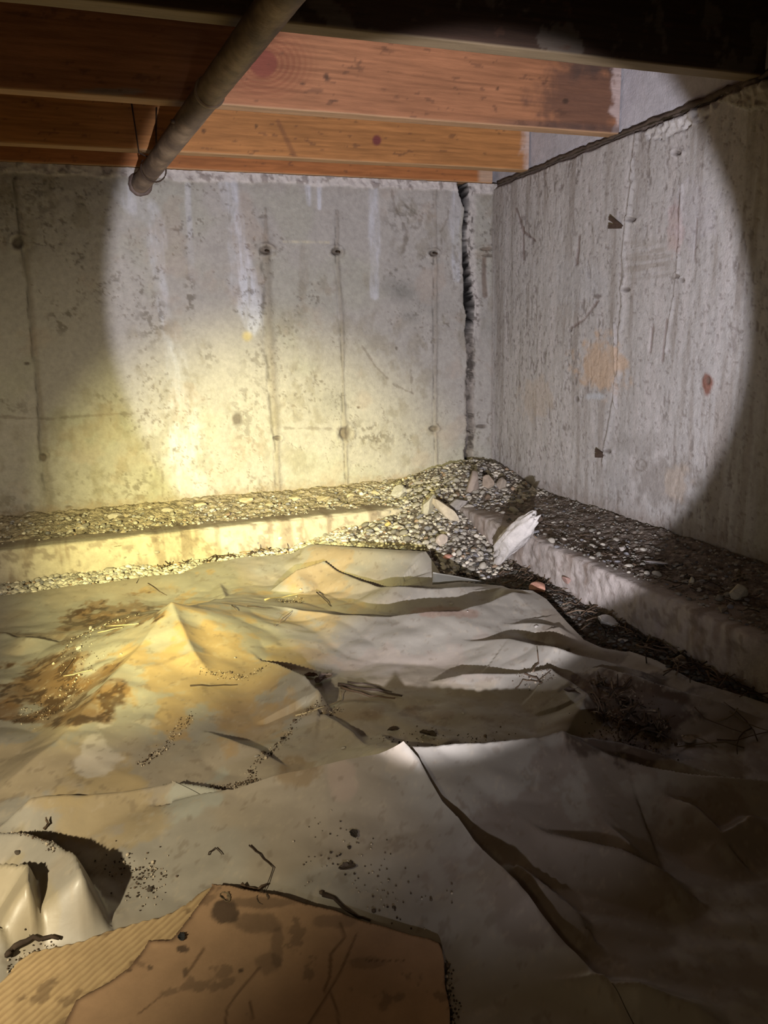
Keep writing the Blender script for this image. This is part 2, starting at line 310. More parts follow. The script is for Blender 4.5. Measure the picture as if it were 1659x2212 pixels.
e = (ZT-.012-.010*fbm(X*16, 0*X, 265, 3)); k = sm(e-.003, e+.003, Z); D -= .012*k; Cc = mixc(Cc, (.12, .09, .07), k)
P = np.stack([XW-D, Yg, Z], -1)
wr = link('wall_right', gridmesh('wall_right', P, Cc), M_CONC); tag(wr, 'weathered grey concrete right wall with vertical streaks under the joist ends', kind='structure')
# smooth upper lift of the right wall above the dark joint
ys = np.arange(-.6, YW+.3, .006); zs = np.arange(ZT+.004, ZT+.29, .006); Yg, Z = np.meshgrid(ys, zs, indexing='ij')
D = (fbm(Yg*5, Z*5, 301, 5)-.5)*.01 - .01*sm(.012, .0, Z-ZT-.004)
Cc = np.broadcast_to(np.array([.47, .45, .46]), Yg.shape+(3,)).copy()*(.85+.3*fbm(Yg*5, Z*5, 303, 5))[..., None]
Cc = mixc(Cc, (.2, .15, .1), .6*sm(.02, .0, Z-ZT-.004)*fbm(Yg*30, Z*30, 305, 3))
up_ = link('upper_wall_course', gridmesh('upper', np.stack([XW+.012-D, Yg, Z], -1), Cc), M_CONC, wr)
# ragged brown mortar bead in the joint
def tube(pts, radii, n=8, seed=0, rough=0., caps=True):
    pts = [np.array(p, float) for p in pts]; rs = np.random.RandomState(seed); V = []
    for i, p in enumerate(pts):
        tdir = pts[min(i+1, len(pts)-1)]-pts[max(i-1, 0)]; tdir /= (np.linalg.norm(tdir)+1e-9)
        a = np.cross(tdir, [0, 0, 1.]) if abs(tdir[2]) < .9 else np.cross(tdir, [1., 0, 0]); a /= np.linalg.norm(a); b = np.cross(tdir, a)
        r = radii[i] if hasattr(radii, '__len__') else radii
        for k in range(n):
            an = 2*math.pi*k/n; rr = r*(1+rough*(rs.rand()-.5)*2); V.append(p+rr*(a*math.cos(an)+b*math.sin(an)))
    F = []
    for i in range(len(pts)-1):
        for k in range(n):
            F.append((i*n+k, i*n+(k+1) % n, (i+1)*n+(k+1) % n, (i+1)*n+k))
    V = list(V)
    if caps:
        V += [pts[0], pts[-1]]; c0, c1 = len(V)-2, len(V)-1; L = (len(pts)-1)*n
        for k in range(n):
            F.append((c0, (k+1) % n, k, k)); F.append((c1, L+k, L+(k+1) % n, L+(k+1) % n))
    return np.array(V), F
def polymesh(name, V, F, smooth=True, C=None):
    me = bpy.data.meshes.new(name); F = [tuple(dict.fromkeys(f)) for f in F]
    me.from_pydata([tuple(v) for v in V], [], F); me.update()
    if smooth: me.polygons.foreach_set('use_smooth', np.ones(len(me.polygons), bool))
    if C is not None:
        a = me.color_attributes.new('Col', 'FLOAT_COLOR', 'POINT'); C = np.broadcast_to(np.asarray(C), (len(me.vertices), 3))
        a.data.foreach_set('color', np.c_[C, np.ones(len(C))].astype(np.float32).ravel())
    return me
yy = np.arange(.6, 3.0, .02); rs = np.random.RandomState(8)
V, F = tube([(XW+.003+.004*rs.rand(), y, ZT-.001+.006*(rs.rand()-.5)) for y in yy], [.0035+.003*rs.rand()+.0045*(1.5 < y < 1.9) for y in yy], 7, 5, .4)
link('mortar_joint', polymesh('joint', V, F, C=(.085, .06, .042)), M_CHIP, wr)
# bent steel form ties sticking out of the right wall
for (ax, ay), (b1x, b1y), (b2x, b2y), lab in (((1345, 490), (1316, 470), (1314, 489), 'upper'), ((1309, 985), (1286, 972), (1285, 984), 'lower')):
    tie = empty('form_tie', onx(ax, ay, XW)); tie.parent = wr
    for (ex, ey) in ((b1x, b1y), (b2x, b2y)):
        a = onx(ax, ay, XW+.004); b = onx(ex, ey, XW-.018); dirv = b-a; L = np.linalg.norm(dirv); dirv /= L
        n1 = np.cross(dirv, [1, 0, 0.]); n1 /= np.linalg.norm(n1); n2 = np.cross(dirv, n1); hw, th = .0062, .0013
        V = [p+s1*hw*n1*(k)+s2*th*n2 for p, k in ((a, .8), ((a+b)/2+n2*.001, 1.), (b, 1.1)) for s1, s2 in ((-1, -1), (1, -1), (1, 1), (-1, 1))]
        F = [(i*4+k, i*4+(k+1) % 4, i*4+4+(k+1) % 4, i*4+4+k) for i in range(2) for k in range(4)]+[(0, 1, 2, 3), (11, 10, 9, 8)]
        o = link('strap', polymesh('strap', np.array(V)-np.array(tie.location), F, False), M_IRON, tie)
for (x, y) in ((727, 543), (574, 541), (937, 546)):
    p = ony(x, y, YW); V, F = tube([p+np.array([0, .006, .0]), p+np.array([.002, -.010, -.003]), p+np.array([.010, -.014, -.006])], .0035, 6, 3, .15)
    link('form_tie_stub', polymesh('stub', V, F), M_IRON, wb)
p = ony(1052, 545, YW); rs = np.random.RandomState(4)
# ---------------------------------------------------------------- footing
def footing(name, axis, s0, s1, seed, colr):
    u = np.arange(s0, s1, .006); prof = [(0., LEDGE)]
    v = np.concatenate([np.linspace(0, LW-.012, 18), LW-.012+.012*np.sin(np.linspace(.3, math.pi/2, 5)), np.full(26, LW)])
    zz = np.concatenate([np.full(18, LEDGE), LEDGE-.012*(1-np.cos(np.linspace(.3, math.pi/2, 5))), np.linspace(LEDGE-.018, -.02, 26)])
    U, K = np.meshgrid(u, np.arange(len(v)), indexing='ij'); Vv = v[K]; ZZ = zz[K]
    n = (fbm(U*8, ZZ*8+Vv*6, seed, 5)-.5); n2 = fbm(U*45, ZZ*45, seed+3, 3)-.5
    Vv = Vv+np.where(K > 17, n*.035+n2*.006, 0); ZZ = ZZ+np.where(K <= 22, n*.012, 0)
    P = np.stack([U, YW-Vv, ZZ], -1) if axis == 'x' else np.stack([XW-Vv, U, ZZ], -1)
    C = np.broadcast_to(np.array(colr), U.shape+(3,))*(.8+.4*fbm(U*12, ZZ*25, seed+5, 5))[..., None]
    st = fbm(U*30, ZZ*6, seed+9, 4); C = mixc(C, (.17, .11, .07), .5*sm(.55, .7, st)); 
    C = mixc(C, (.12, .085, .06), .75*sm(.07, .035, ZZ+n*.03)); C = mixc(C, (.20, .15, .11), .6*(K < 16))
    k = sm(.60, .66, fbm(U*50, ZZ*50, seed+11, 3))*(K > 17); C = mixc(C, (.16, .12, .09), k*.5)
    o = link(name, gridmesh(name, P, C, flip=(axis == 'y')), M_CONC); return o
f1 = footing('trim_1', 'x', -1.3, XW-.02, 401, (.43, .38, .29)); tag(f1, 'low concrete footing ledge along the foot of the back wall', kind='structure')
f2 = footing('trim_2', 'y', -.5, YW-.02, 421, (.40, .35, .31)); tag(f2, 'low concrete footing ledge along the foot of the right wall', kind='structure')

# ---------------------------------------------------------------- ground heights
GC = (1.23, 2.70)
def mound(x, y):
    d = np.hypot((x-GC[0])*np.where(x < GC[0], .62, 1.), (y-GC[1])*np.where(y < GC[1], 1.0, 1.))
    m = .215-.36*d
    # heap on the ledge in the very corner
    d2 = np.hypot((x-1.46), (y-2.93)*1.2); m2 = .285-.24*d2
    return np.maximum(m, m2)+(fbm(x*14, y*14, 501, 4)-.5)*.035
def floorz(x, y): return .012+(fbm(x*6, y*6, 511, 4)-.5)*.02+.056*sm(.42, .0, YW-LW-y)+.045*sm(.28, .0, XW-LW-x)*sm(2.6, 2.2, y)
def ledgez(x, y):
    b = LEDGE+.004+.030*sm(.30, .0, YW-y)*(y > YW-LW-.01)+.012*(fbm(x*22, y*22, 521, 4)-.4)
    b = b+.024*sm(.30, 0, XW-x)*(x > XW-LW-.01)-.006
    return b
xs = np.arange(-1.3, XW, .012); ys = np.arange(-.5, YW, .012); X, Y = np.meshgrid(xs, ys, indexing='ij'); Z = floorz(X, Y)+(fbm(X*35, Y*35, 531, 3)-.5)*.006
Cc = np.broadcast_to(np.array([.085, .06, .042]), X.shape+(3,))*(.6+.8*fbm(X*20, Y*20, 533, 4))[..., None]
fl = link('floor', gridmesh('floor', np.stack([X, Y, Z], -1), Cc), M_DIRT); tag(fl, 'dark crawl space dirt floor under the plastic sheeting', kind='structure')
def dirtobj(name, x0, x1, y0, y1, zf, keepf, seed, label, step=.005, base=(.16, .125, .095), amp=.014, lite=(.36, .31, .25)):
    X, Y = np.meshgrid(np.arange(x0, x1, step), np.arange(y0, y1, step), indexing='ij'); Z = zf(X, Y)
    Z = Z+(fbm(X*42, Y*60, seed, 4)-.5)*amp
    C = np.broadcast_to(np.array(base), X.shape+(3,))*(.5+1.*fbm(X*30, Y*30, seed+2, 4))[..., None]
    C = mixc(C, lite, .7*sm(.58, .68, fbm(X*70, Y*70, seed+4, 3)))
    o = link(name, gridmesh(name, np.stack([X, Y, Z], -1), C, keepf(X, Y, Z)), M_DIRT); return tag(o, label, 'dirt', kind='stuff')
jg = lambda X, Y: (fbm(X*9, Y*9, 541, 4)-.5)*.09
dirtobj('ledge_dirt', -1.3, XW-.005, YW-LW-.005, YW+.01, lambda x, y: ledgez(x, y)+.012*sm(.2, .5, y-YW+LW)-.022*sm(.10, 0., y-(YW-LW)), lambda X, Y, Z: (Y > YW-LW+.085+jg(X, Y)*.8), 601, 'layer of grey brown crumbs and dirt on the back footing ledge', base=(.36, .30, .21), amp=.026, lite=(.44, .38, .26))
dirtobj('ledge_dirt', XW-LW-.005, XW-.003, -.5, YW-.01, lambda x, y: ledgez(x, y)-.020*sm(.06, 0., x-(XW-LW)), lambda X, Y, Z: (X > XW-LW+.035+jg(X, Y)*.5), 621, 'layer of dark gritty dirt on the right footing ledge', base=(.17, .135, .105))
def under(X, Y): return np.where((X > XW-LW+.01) | (Y > YW-LW+.01), LEDGE, floorz(X, Y))
dirtobj('gravel_mound', .45, XW-.004, 2.1, YW-.004, mound, lambda X, Y, Z: Z > under(X, Y)-.03, 641, 'heap of gravel and grit spilling from the corner over the footing', base=(.13, .105, .08), amp=.02)
def ground(x, y):
    z = np.maximum(under(x, y), mound(x, y)); return np.where((x > XW-LW+.03) | (y > YW-LW+.06), np.maximum(z, ledgez(x, y)), z)

# ---------------------------------------------------------------- plastic sheeting
RIDGES = []
def ridge(pts, wl, wr_, p=1.25):
    RIDGES.append(([(*onz(x, y, .035+h)[:2], h) for x, y, h in pts], wl, wr_, p))
ridge([(380, 1735, .02), (500, 1702, .05), (700, 1652, .078), (880, 1617, .088), (1060, 1598, .088), (1220, 1583, .088), (1330, 1604, .055), (1450, 1645, .03)], .045, .26, 1.0)
ridge([(0, 1700, .02), (130, 1600, .045), (250, 1460, .07), (330, 1360, .10), (372, 1312, .115)], .13, .40, 1.15)
ridge([(372, 1312, .115), (392, 1352, .105), (418, 1405, .080), (450, 1455, .045), (490, 1492, .01)], .10, .30, .95)
ridge([(500, 1415, .02), (540, 1415, .035), (600, 1432, .055), (660, 1460, .062), (690, 1495, .05), (690, 1522, .03)], .03, .17, 1.1)
ridge([(480, 1308, .01), (620, 1314, .035), (760, 1326, .045), (880, 1330, .05), (990, 1324, .05), (1060, 1296, .06), (1110, 1272, .07), (1170, 1280, .05)], .035, .24, 1.1)
ridge([(690, 1232, .02), (780, 1252, .04), (850, 1267, .048), (930, 1271, .05), (1000, 1266, .045), (1080, 1262, .02)], .03, .12, 1.)
ridge([(560, 1205, .0), (620, 1195, .02), (672, 1173, .075), (780, 1181, .085), (920, 1190, .085), (958, 1245, .02)], .1, .17, 1.)
ridge([(640, 1232, .045), (700, 1212, .055), (745, 1238, .04), (790, 1262, .02)], .03, .12, 1.)
ridge([(470, 1240, .006), (478, 1270, .012), (500, 1320, .012), (540, 1390, .012)], .03, .06, 1.2)
ridge([(990, 1386, .015), (1100, 1384, .035), (1200, 1402, .055), (1290, 1425, .05), (1400, 1455, .03)], .06, .2, 1.2)
ridge([(1050, 1362, .01), (1130, 1345, .035), (1200, 1340, .05), (1260, 1370, .04)], .04, .09, 1.2)
ridge([(1000, 1455, .02), (1120, 1450, .03), (1190, 1440, .05), (1270, 1500, .05), (1250, 1540, .03)], .05, .12, 1.2)
ridge([(1300, 1440, .05), (1420, 1480, .05), (1560, 1520, .04), (1659, 1550, .03)], .06, .16, 1.3)
ridge([(1240, 1605, .07), (1400, 1652, .055), (1520, 1680, .045), (1659, 1690, .04)], .03, .15, 1.1)
ridge([(1218, 1590, .085), (1232, 1680, .05), (1290, 1760, .03), (1360, 1820, .035)], .05, .09, 1.1)
ridge([(890, 1625, .07), (935, 1720, .055), (990, 1785, .05), (1060, 1870, .045), (1140, 1955, .05), (1220, 2060, .035), (1330, 2180, .02)], .03, .22, 1.1)
ridge([(960, 1700, .03), (1060, 1740, .03), (1180, 1800, .035), (1340, 1835, .045), (1440, 1890, .03)], .05, .08, 1.2)
ridge([(1120, 1870, .03), (1200, 1930, .03), (1250, 1985, .02)], .03, .08, 1.2)
ridge([(1400, 1700, .03), (1500, 1740, .04), (1560, 1800, .03), (1620, 1760, .04)], .06, .1, 1.3)
ridge([(1150, 2130, .02), (1380, 2130, .045), (1500, 2180, .03)], .06, .08, 1.2)
ridge([(750, 1810, .01), (850, 1790, .02), (985, 1782, .03)], .03, .10, 1.2)
ridge([(0, 1366, .008), (60, 1380, .022), (130, 1388, .006)], .012, .10, 1.)
ridge([(120, 1392, .0), (220, 1372, .02), (310, 1352, .02), (360, 1345, .03)], .015, .12, 1.)
ridge([(20, 1760, .03), (70, 1722, .045), (190, 1722, .03), (350, 1700, .025)], .05, .12, 1.2)
ridge([(370, 1692, .03), (500, 1706, .03)], .02, .07, 1.)
ridge([(0, 1800, .05), (60, 1796, .06), (112, 1812, .07), (160, 1852, .075), (190, 1930, .07), (215, 1985, .055), (240, 2040, .03)], .024, .10, .8)
ridge([(0, 1872, .075), (62, 1872, .08), (66, 1950, .075), (72, 2040, .04)], .015, .06, .8)
ridge([(0, 2010, .05), (40, 2060, .05), (60, 2120, .04)], .02, .05, 1.)
ridge([(700, 1545, .02), (760, 1580, .025), (800, 1625, .02)], .04, .1, 1.2)
ridge([(450, 1580, .02), (500, 1600, .03), (560, 1625, .02)], .03, .10, 1.)
edge = [(-60, 1296, .036), (0, 1284, .036), (60, 1276, .036), (120, 1270, .034), (180, 1259, .038), (210, 1258, .036), (250, 1252, .038), (330, 1240, .036), (390, 1236, .036), (440, 1217, .036), (480, 1214, .036), (520, 1207, .036), (560, 1204, .036), (625, 1196, .04), (650, 1182, .055), (672, 1172, .075), (780, 1180, .085), (920, 1188, .085), (945, 1225, .045), (960, 1252, .02),
        (1020, 1256, .02), (1085, 1262, .03), (1100, 1268, .05), (1150, 1272, .055), (1180, 1290, .05), (1225, 1340, .035), (1262, 1378, .03), (1300, 1395, .03), (1360, 1405, .025), (1420, 1435, .02), (1500, 1478, .02), (1570, 1500, .02), (1659, 1534, .02), (1760, 1575, .02)]
EDGEW = [(*onz(x, y, .035+h)[:2], h) for x, y, h in edge]
cpts = [(-30, 2150), (8, 2115), (38, 2072), (75, 2052), (130, 2040), (180, 2028), (215, 2012), (262, 1998), (310, 1984), (352, 1974), (400, 1950), (432, 1925), (458, 1914), (500, 1918), (540, 1928), (600, 1940), (660, 1958), (720, 1970), (780, 1992), (830, 2005), (880, 2022), (925, 2030), (945, 2040), (952, 2056), (958, 2080), (962, 2130), (970, 2180), (972, 2230), (985, 2330), (985, 2600), (-60, 2700)]
cz = .060
CARDW = [(*onz(x, y, cz)[:2], 0) for x, y in cpts]
def sheetz(x, y):
    s = 0*x
    for pts, wl, wr_, p in RIDGES:
        d, h, side = polyd(x, y, pts); wdt = np.where(side > 0, wl, wr_)*(.55+.45*np.clip(h/.08, 0, 1.3))
        s = s+(np.maximum(h, 0)*np.clip(1-d/wdt, 0, 1)**p)**8
    z = s**.125
    z = .032+z+(fbm(x*3, y*3, 701, 3)-.5)*.022+(fbm(x*7, y*7, 703, 3, .45)-.5)*.014+(np.abs(fbm(x*6+y*3, y*7, 705, 3, .4)-.5))*.022+(fbm(x*22, y*22, 706, 3)-.5)*.0014
    z = z+np.abs(fbm(x*11+y*4, y*9-x*2, 708, 2, .4)-.5)*.012*sm(.35, .6, fbm(x*2.5, y*2.5, 709, 2))
    d, h, side = polyd(x, y, EDGEW); z = z+(.030+h-z)*np.exp(-(d/np.where((h > .033) & (h < .0401), .09, .05))**2)
    d, h, side = polyd(x, y, CARDW); k = np.where(inside(x, y, CARDW), 1., sm(.05, 0, d)); z = z+(np.minimum(z, .040)-z)*k
    return np.maximum(z, floorz(x, y)+.010)
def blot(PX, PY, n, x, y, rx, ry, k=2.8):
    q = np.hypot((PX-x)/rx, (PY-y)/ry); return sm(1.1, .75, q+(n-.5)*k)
def sheetc(x, y, P):
    PX, PY = topx(P); n = fbm(x*14, y*14, 711, 5); n2 = fbm(x*40, y*40, 713, 4)
    C = np.broadcast_to(np.array([.325, .300, .250]), x.shape+(3,)).copy()*(.92+.16*fbm(x*5, y*5, 715, 4))[..., None]
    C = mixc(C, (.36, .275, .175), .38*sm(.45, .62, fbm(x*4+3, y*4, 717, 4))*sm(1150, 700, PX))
    for (bx, by, rx, ry, f, c) in ((470, 1440, 200, 130, .75, (.40, .27, .12)), (130, 1650, 200, 90, .5, (.42, .31, .16)), (700, 1255, 70, 70, .6, (.40, .28, .15)), (620, 1400, 130, 60, .45, (.42, .33, .2)),
                                   (900, 1440, 200, 60, .35, (.40, .31, .25)), (560, 1560, 120, 60, .6, (.36, .25, .13)), (250, 1740, 130, 90, .6, (.38, .29, .15)), (780, 1540, 90, 22, .7, (.24, .15, .08)),
                                   (900, 1530, 260, 70, .5, (.27, .23, .15)), (640, 1655, 40, 45, .8, (.26, .19, .11)), (745, 1680, 30, 30, .7, (.42, .33, .26)), (860, 1640, 50, 45, .7, (.40, .34, .26)),
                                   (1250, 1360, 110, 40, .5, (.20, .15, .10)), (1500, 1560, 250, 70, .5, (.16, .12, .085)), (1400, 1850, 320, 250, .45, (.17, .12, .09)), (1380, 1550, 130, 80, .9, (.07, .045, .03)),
                                   (960, 1325, 50, 12, .7, (.30, .2, .15)), (40, 1940, 90, 120, .5, (.34, .28, .16)), (420, 1730, 70, 60, .9, (.36, .36, .31)), (215, 1620, 55, 55, .85, (.52, .47, .40)), (300, 1560, 30, 12, .5, (.55, .48, .38))):
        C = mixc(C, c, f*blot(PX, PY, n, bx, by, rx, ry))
    for (bx, by, rx, ry, f) in ((270, 1325, 70, 28, .95), (200, 1345, 80, 22, .8), (110, 1375, 60, 15, .55), (60, 1490, 95, 55, .9), (150, 1500, 110, 45, .75), (220, 1470, 60, 28, .8), (120, 1440, 100, 30, .55), (20, 1540, 90, 22, .95),
                               (100, 1550, 120, 16, .8), (880, 1545, 90, 14, .35)):
        k = f*blot(PX, PY, n, bx, by, rx, ry, 3.2); C = mixc(C, (.20, .115, .05), k*.8); C = mixc(C, (.06, .035, .02), k*sm(.48, .6, n2))
    C = mixc(C, (.16, .12, .08), .35*sm(.68, .72, fbm(x*60, y*60, 718, 4))); C = mixc(C, (.45, .38, .28), .3*sm(.68, .74, fbm(x*90, y*90, 719, 3)))
    return C
poly = [tuple(onz(x, y, .035+h)[:2]) for x, y, h in edge]+[(1.17, .9), (1.17, -.35), (-1.1, -.35), (-1.1, 2.2)]
st = .004
X, Y = np.meshgrid(np.arange(-1.12, 1.24, st), np.arange(-.36, 2.75, st), indexing='ij')
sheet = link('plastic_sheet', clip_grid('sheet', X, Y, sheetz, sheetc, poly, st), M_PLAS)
tag(sheet, 'large wrinkled beige plastic sheet covering the crawl space floor with tall peaks', 'plastic sheet')
# second sheet lapped on top at the front: its free right edge runs away down to the right
poly2 = [tuple(onz(x, y, .035+h)[:2]) for x, y, h in [(872, 1621, .088), (905, 1668, .066), (935, 1720, .057), (955, 1752, .052), (990, 1785, .05), (1022, 1830, .048), (1060, 1872, .046), (1105, 1915, .048), (1142, 1956, .05), (1185, 2010, .042), (1240, 2080, .033), (1330, 2180, .02), (1440, 2330, .02)]]+[(.5, -.3), (-.6, -.3)]+[tuple(onz(x, y, .035+h)[:2]) for x, y, h in [(-60, 1990, .05), (250, 1880, .01), (330, 1790, .01), (372, 1740, .02), (372, 1694, .03), (440, 1708, .035), (500, 1704, .05), (700, 1654, .078)]]
X, Y = np.meshgrid(np.arange(-.62, .8, st), np.arange(-.31, 1.5, st), indexing='ij')
L2 = [(*onz(x, y, .035+h)[:2], 0) for x, y, h in [(872, 1621, .088), (935, 1720, .057), (990, 1785, .05), (1060, 1872, .046), (1142, 1956, .05), (1240, 2080, .033), (1440, 2330, .02)]]
def top2(x, y):
    d, h, s = polyd(x, y, L2); return sheetz(x, y)+.004+.010*np.exp(-d/.02)
lap = link('lapped_plastic_sheet', clip_grid('lap', X, Y, top2, sheetc, poly2, st), M_PLAS)
tag(lap, 'second plastic sheet lapped over the front, its free edge right of the cardboard', 'plastic sheet')
# small torn corner of film standing at the rear
a, b, c_ = onz(935, 1236, .14), onz(1045, 1256, .055), onz(934, 1262, .055)
V = []; n = 10
for i in range(n+1):
    for j in range(n+1-i):
        u, v_ = i/n, j/n; p = a*(1-u-v_)+b*u+c_*v_; p = p+np.array([0, .012*math.sin(3*u)*math.sin(3*v_+.5), 0]); V.append(p)
idx = {}; k = 0
for i in range(n+1):
    for j in range(n+1-i): idx[i, j] = k; k += 1
F = [(idx[i, j], idx[i+1, j], idx[i, j+1]) for i in range(n) for j in range(n-i)]+[(idx[i+1, j], idx[i+1, j+1], idx[i, j+1]) for i in range(n) for j in range(n-i-1)]
o = link('film_scrap', polymesh('scrap', V, F, C=(.34, .33, .28)), M_PLAS); s = o.modifiers.new('s', 'SOLIDIFY'); s.thickness = .001
tag(o, 'small upturned triangular flap of clear film at the rear rim of the sheeting', 'plastic scrap')

def surfz(x, y):
    x = np.asarray(x, float); y = np.asarray(y, float)
    g = ground(x, y); s = np.where(inside(x, y, poly), sheetz(x, y), -1); l = np.where(inside(x, y, poly2), sheetz(x, y)+.005, -1)
    return np.maximum(np.maximum(g, s), l)
GX0, GY0, GS = -1.3, -.4, .005
GXX, GYY = np.meshgrid(np.arange(GX0, 1.62, GS), np.arange(GY0, 3.03, GS), indexing='ij'); GZ = surfz(GXX, GYY)
def surfz(x, y):
    u = np.clip((np.asarray(x, float)-GX0)/GS, 0, GZ.shape[0]-2); v = np.clip((np.asarray(y, float)-GY0)/GS, 0, GZ.shape[1]-2); i = u.astype(int); j = v.astype(int); a = u-i; b = v-j
    return (GZ[i, j]*(1-a)+GZ[i+1, j]*a)*(1-b)+(GZ[i, j+1]*(1-a)+GZ[i+1, j+1]*a)*b
TT = np.linspace(.6, 4.2, 1800)
def hit(px, py):
    r = ray(px, py); P = CAM+TT[:, None]*r; z = surfz(P[:, 0], P[:, 1]); m = (P[:, 2] < z)
    i = int(np.argmax(m)) if m.any() else len(TT)-1
    if P[i, 0] > XW-.015: P[i, 0] = XW-.02
    if P[i, 1] > YW-.015: P[i, 1] = YW-.02
    return np.array([P[i, 0], P[i, 1], float(surfz(P[i, 0], P[i, 1]))])

# ---------------------------------------------------------------- joists, subfloor
def joist(y0, y1, x0, x1, z0, z1, base, seed, label, face=None, name='floor_joist'):
    st = .005; u = np.arange(x0, x1+st/2, st); h = z1-z0; th = y1-y0
    nf = int(h/st); nb = int(th/st)
    prof = [(y0, z1-(h)*i/nf) for i in range(nf)]+[(y0+.002, z0+.0007)]+[(y0+th*(i+.5)/nb, z0) for i in range(nb)]+[(y1-.001, z0+.0007), (y1, z1), (y0, z1)]
    prof = np.array(prof); nfk = nf
    U, K = np.meshgrid(u, np.arange(len(prof)), indexing='ij'); Yp = prof[K, 0]; Zp = prof[K, 1]
    fr = K < nfk; s = np.where(fr, Zp, z0-(Yp-y0)); PX, PY = topx(np.stack([U, Yp, Zp], -1))
    warp = s+.012*np.sin(U*3+seed)+.02*fbm(U*1.5, s*6, seed, 3)
    g = fbm(U*2.0, warp*150, seed+1, 4); g2 = .5+.5*np.sin(warp*420+6*fbm(U*1.2, s*10, seed+2, 3))
    C = np.broadcast_to(np.array(base), U.shape+(3,))*(.72+.5*fbm(U*3, s*12, seed+3, 4))[..., None]
    C = C*(1-.20*sm(.45, .65, g)-.16*g2*sm(.4, .6, fbm(U*2, s*15, seed+4, 3)))[..., None]
    bt = ~fr & (K < len(prof)-3)
    C = np.where(bt[..., None], C*.55+np.array([.36, .27, .15])*.55, C)
    if face is not None: C = face(U, Zp, PX, PY, C, fr)
    C = mixc(C, (.10, .05, .03), .5*sm(.71, .76, fbm(U*24, s*60, seed+6, 4))*fr)
    o_ = (fbm(U*3, s*4, seed+7, 3)-.5)*.004
    P = np.stack([U, Yp+o_, Zp+np.where(bt, (fbm(U*6, Yp*30, seed+8, 3)-.5)*.003, 0)], -1)
    root = link(name, gridmesh(name, P, C, flip=True), M_WOOD); tag(root, label, 'joist', 'floor joists overhead')
    for xe, fl_ in ((x0, 0), (x1, 1)):
        V = [(xe, y0, z0), (xe, y1, z0), (xe, y1, z1), (xe, y0, z1)]
        link('end_grain', polymesh('end', V, [(0, 1, 2, 3) if fl_ else (3, 2, 1, 0)], False, C=np.array(base)*.5), M_WOOD, root)
    return root
def faceB(U, Zp, PX, PY, C, fr):
    r = np.hypot((PX-569)/1., (PY-137)/1.)
    k = sm(34, 27, r)*fr; C = mixc(C, (.20, .055, .035), k*.9)
    rings = .5+.5*np.sin(np.hypot((PX-569)/1.1, (PY-137)/.9)*.55); k = sm(110, 34, np.hypot((PX-569)/1.3, PY-137))*fr*sm(26, 32, r); C = mixc(C, (.20, .06, .03), k*(.25+.45*rings))
    n = fbm(U*30, Zp*30, 811, 4)
    q = np.hypot((PX-1270)/130, (PY-215)/95); k = sm(1.1, .6, q+(n-.5)*.8)*fr; C = mixc(C, (.10, .055, .04), k*.72)
    k = sm(1200, 1260, PX)*fr*sm(180, 150, PY+(n-.5)*40); C = mixc(C, (.07, .05, .04), k*.7)
    k = sm(34, 22, np.abs(PX-1352-(n-.5)*40))*fr; C = mixc(C, (.55, .43, .38), k*.8)
    k = sm(5, 2, np.abs(PX-1384+(PY-150)*.09))*fr; C = mixc(C, (.2, .1, .07), k*.8)
    k = sm(14, 5, np.abs(PY-(262+(PX-1000)*.06)))*sm(1000, 1150, PX)*fr; C = mixc(C, (.09, .06, .05), k*.6)
    for x, y, rx, ry in ((1222, 218, 8, 6), (720, 218, 14, 5), (655, 180, 10, 4), (705, 165, 6, 9), (1075, 192, 4, 5)):
        C = mixc(C, (.05, .03, .02), .75*sm(1.1, .6, np.hypot((PX-x)/rx, (PY-y)/ry)+(n-.5))*fr)
    C = mixc(C, (.26, .26, .24), .55*sm(1, .7, np.hypot((PX-238)/85, (PY-198)/9))*fr)
    return C
def faceC(U, Zp, PX, PY, C, fr):
    n = fbm(U*30, Zp*30, 821, 4)
    C = mixc(C, (.15, .03, .04), .85*sm(1.1, .6, np.hypot((PX-814)/11, (PY-303)/13))*fr)
    k = sm(1120, 1140, PX+(n-.5)*30)*fr; C = mixc(C, (.58, .48, .42), k*.8)
    d, v, s = polyd(PX, PY, [(600, 262, 4), (618, 300, 5), (640, 345, 5)]); C = mixc(C, (.16, .07, .035), .5*sm(1.5, .5, d/v)*fr)
    for x, y, rx, ry in ((553, 273, 4, 5), (440, 283, 5, 6)): C = mixc(C, (.05, .03, .02), .7*sm(1.1, .6, np.hypot((PX-x)/rx, (PY-y)/ry))*fr)
    return C
def faceD(U, Zp, PX, PY, C, fr):
    k = sm(1028, 1040, PX)*fr; return mixc(C, (.55, .42, .30), k*.7)
def faceA(U, Zp, PX, PY, C, fr):
    n = fbm(U*14, Zp*14, 841, 5); return mixc(C, (.20, .17, .13), .4*sm(.62, .68, n)*fr)
ORG = (.44, .165, .052)
j1 = joist(YW-.012, YW+.04, -1.3, onz(1060, 400, ZT)[0]-.012, ZT+.001, ZT+.24, (.42, .16, .05), 801, 'orange wooden joist sitting on top of the back wall, farthest of the joists', faceD)
j2 = joist(2.731, 2.781, -1.3, XW+.004, ZT, ZT+.24, (.46, .205, .065), 811, 'orange wooden joist second from the back wall, with small purple knot', faceC)
j3 = joist(2.188, 2.238, -1.3, XW+.004, ZT, ZT+.24, (.42, .185, .085), 821, 'reddish wooden joist with big round knot and dark water-stained end', faceB)
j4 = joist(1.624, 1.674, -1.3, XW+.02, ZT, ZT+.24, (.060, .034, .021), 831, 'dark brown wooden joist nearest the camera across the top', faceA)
j5 = joist(1.06, 1.11, -1.3, XW+.02, ZT, ZT+.24, (.115, .062, .04), 851, 'dark brown wooden joist just above the camera, out of frame')
